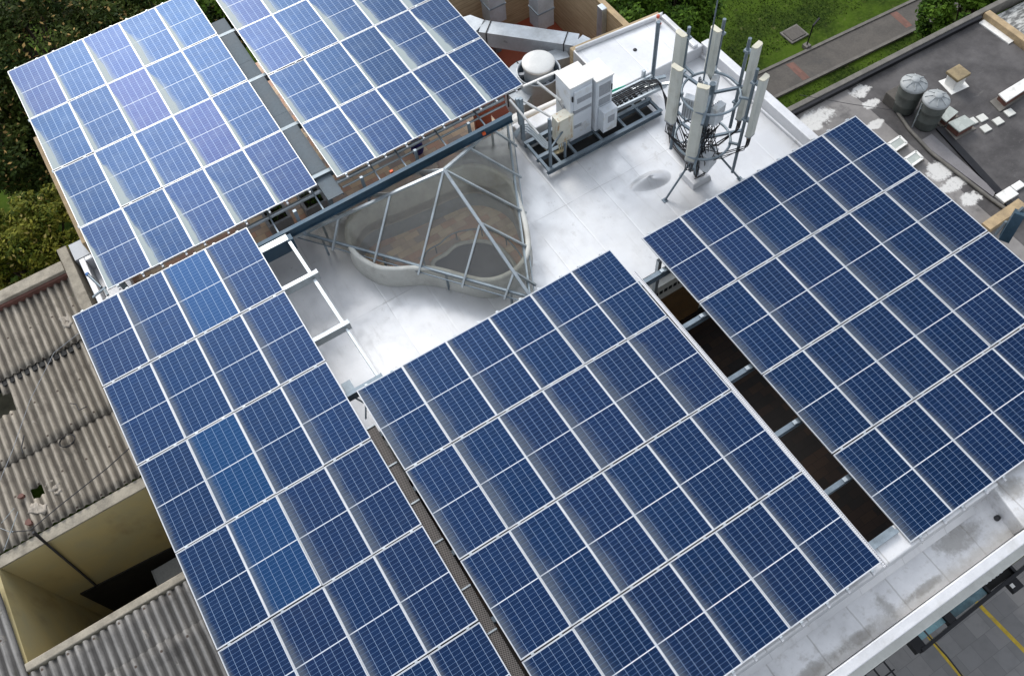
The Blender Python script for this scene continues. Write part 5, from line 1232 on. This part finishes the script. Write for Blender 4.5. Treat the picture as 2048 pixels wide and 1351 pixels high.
def tree(x, y, ztop, rx, rz, mat, lab, seed, nclump=70, nper=190, size=.085, cat='tree', name='tree'):
    r = random.Random(seed); cz = ztop - rz; t = thing(name, (x, y, ZG), lab, cat, 'trees round the building' if cat == 'tree' else None); cs = []
    for i in range(nclump):
        while True:
            d = Vector((r.gauss(0, 1), r.gauss(0, 1), r.gauss(.25, 1))).normalized()
            if d.z > -.75: break
        k_ = r.uniform(.55, 1.02); cs.append(((x + d.x * rx * k_, y + d.y * rx * k_, cz + d.z * rz * k_), rx * r.uniform(.16, .30)))
    leafmesh(cs, 1, nper, size, seed + 1).build('crown', M[mat], t)
    b = MB(); h0 = cz - rz * .2; b.tube([(x, y, ZG), (x + .1, y, ZG + (h0 - ZG) * .5), (x, y + .1, h0)], [rx * .10, rx * .07, rx * .05], 9)
    for c, cr in cs[::6]:
        m_ = Vector((x + (c[0] - x) * .45, y + (c[1] - y) * .45, h0 + (c[2] - h0) * .35)); b.tube([(x, y, h0 - .6), m_, c], [rx * .04, rx * .025, rx * .01], 6)
    b.build('trunk', M['tree_bark'], t)
def T(u, v, ztop, rx, rz, mat, lab, seed, **kw):
    p = P(u, v, ztop - rz * .5); tree(p.x, p.y, ztop, rx, rz, mat, lab, seed, **kw)
T(60, 60, -2.6, 2.6, 2.4, 'leaf_dark', 'large dark tree with orange flecks behind the top left array corner', 11, nclump=95)
T(215, 20, -2.8, 2.0, 2.0, 'leaf_dark', 'dark bushy tree above the top edge of the tree side array', 12)
T(-60, 260, -4.0, 2.4, 2.2, 'leaf_dark', 'shadowy dark tree at the left edge beside the array', 13)
T(70, 300, -6.0, 1.6, 1.4, 'leaf_dark', 'low dark shrub hidden behind the left edge of the array', 14, nclump=50)
T(75, 455, -2.9, 1.55, 1.7, 'leaf_bush', 'sunlit yellow green bushy tree above the corrugated roof', 15, nclump=80, nper=230, size=.065)
T(0, 500, -3.2, 1.3, 1.6, 'leaf_bush', 'yellow green bush at the left edge above the roof parapet', 16, nclump=60, nper=220, size=.065)
T(360, -30, -4.5, 1.8, 1.6, 'leaf_green', 'green tree at the top between the two back arrays', 17)
T(440, 40, -6.8, 1.1, .9, 'leaf_dark', 'small dark shrub in the gap behind the walkway', 18, nclump=40)
T(935, -12, -5.0, 1.5, 1.3, 'leaf_bush', 'green bush behind the board wall of the duct yard', 19, nclump=50)
T(1265, 12, -4.2, 1.9, 1.9, 'leaf_green', 'green tree crown behind the raised white slab', 20)
T(1350, -5, -5.2, 1.8, 1.7, 'leaf_green', 'broad dark green tree crown behind the antennas', 21)
T(1942, -2, -5.4, 1.35, 1.4, 'leaf_green', 'bushy green tree beside the path and the felt roof corner', 23)
T(2010, -40, -5.6, 1.4, 1.3, 'leaf_green', 'green tree at the top right edge above the felt roof', 24, nclump=50)
# grass tufts on the lawn that the photo shows
b = MB(); rg = random.Random(8)
for i in range(16000):
    if i < 12500: x, y = rg.uniform(13.5, 30), rg.uniform(8.9, 13.5)
    else: x = rg.uniform(13.5, 30); y = rg.uniform(4.3, 7.28 - .055 * (x - 12.5))
    h = rg.uniform(.03, .07); a = rg.uniform(0, 6.28); w = .02; dx, dy = math.cos(a) * w, math.sin(a) * w; lx, ly = rg.gauss(0, .05), rg.gauss(0, .05)
    n = len(b.v); b.v += [(x - dx, y - dy, ZG), (x + dx, y + dy, ZG), (x + lx, y + ly, ZG + h)]; b.f.append((n, n + 1, n + 2)); b.mi.append(0); b.sm.append(False)
gt_ = b.build('grass_tufts', leaves('grass_blades', (.015, .032, .004), (.034, .066, .007), (.075, .105, .018))); gt_['kind'] = 'stuff'
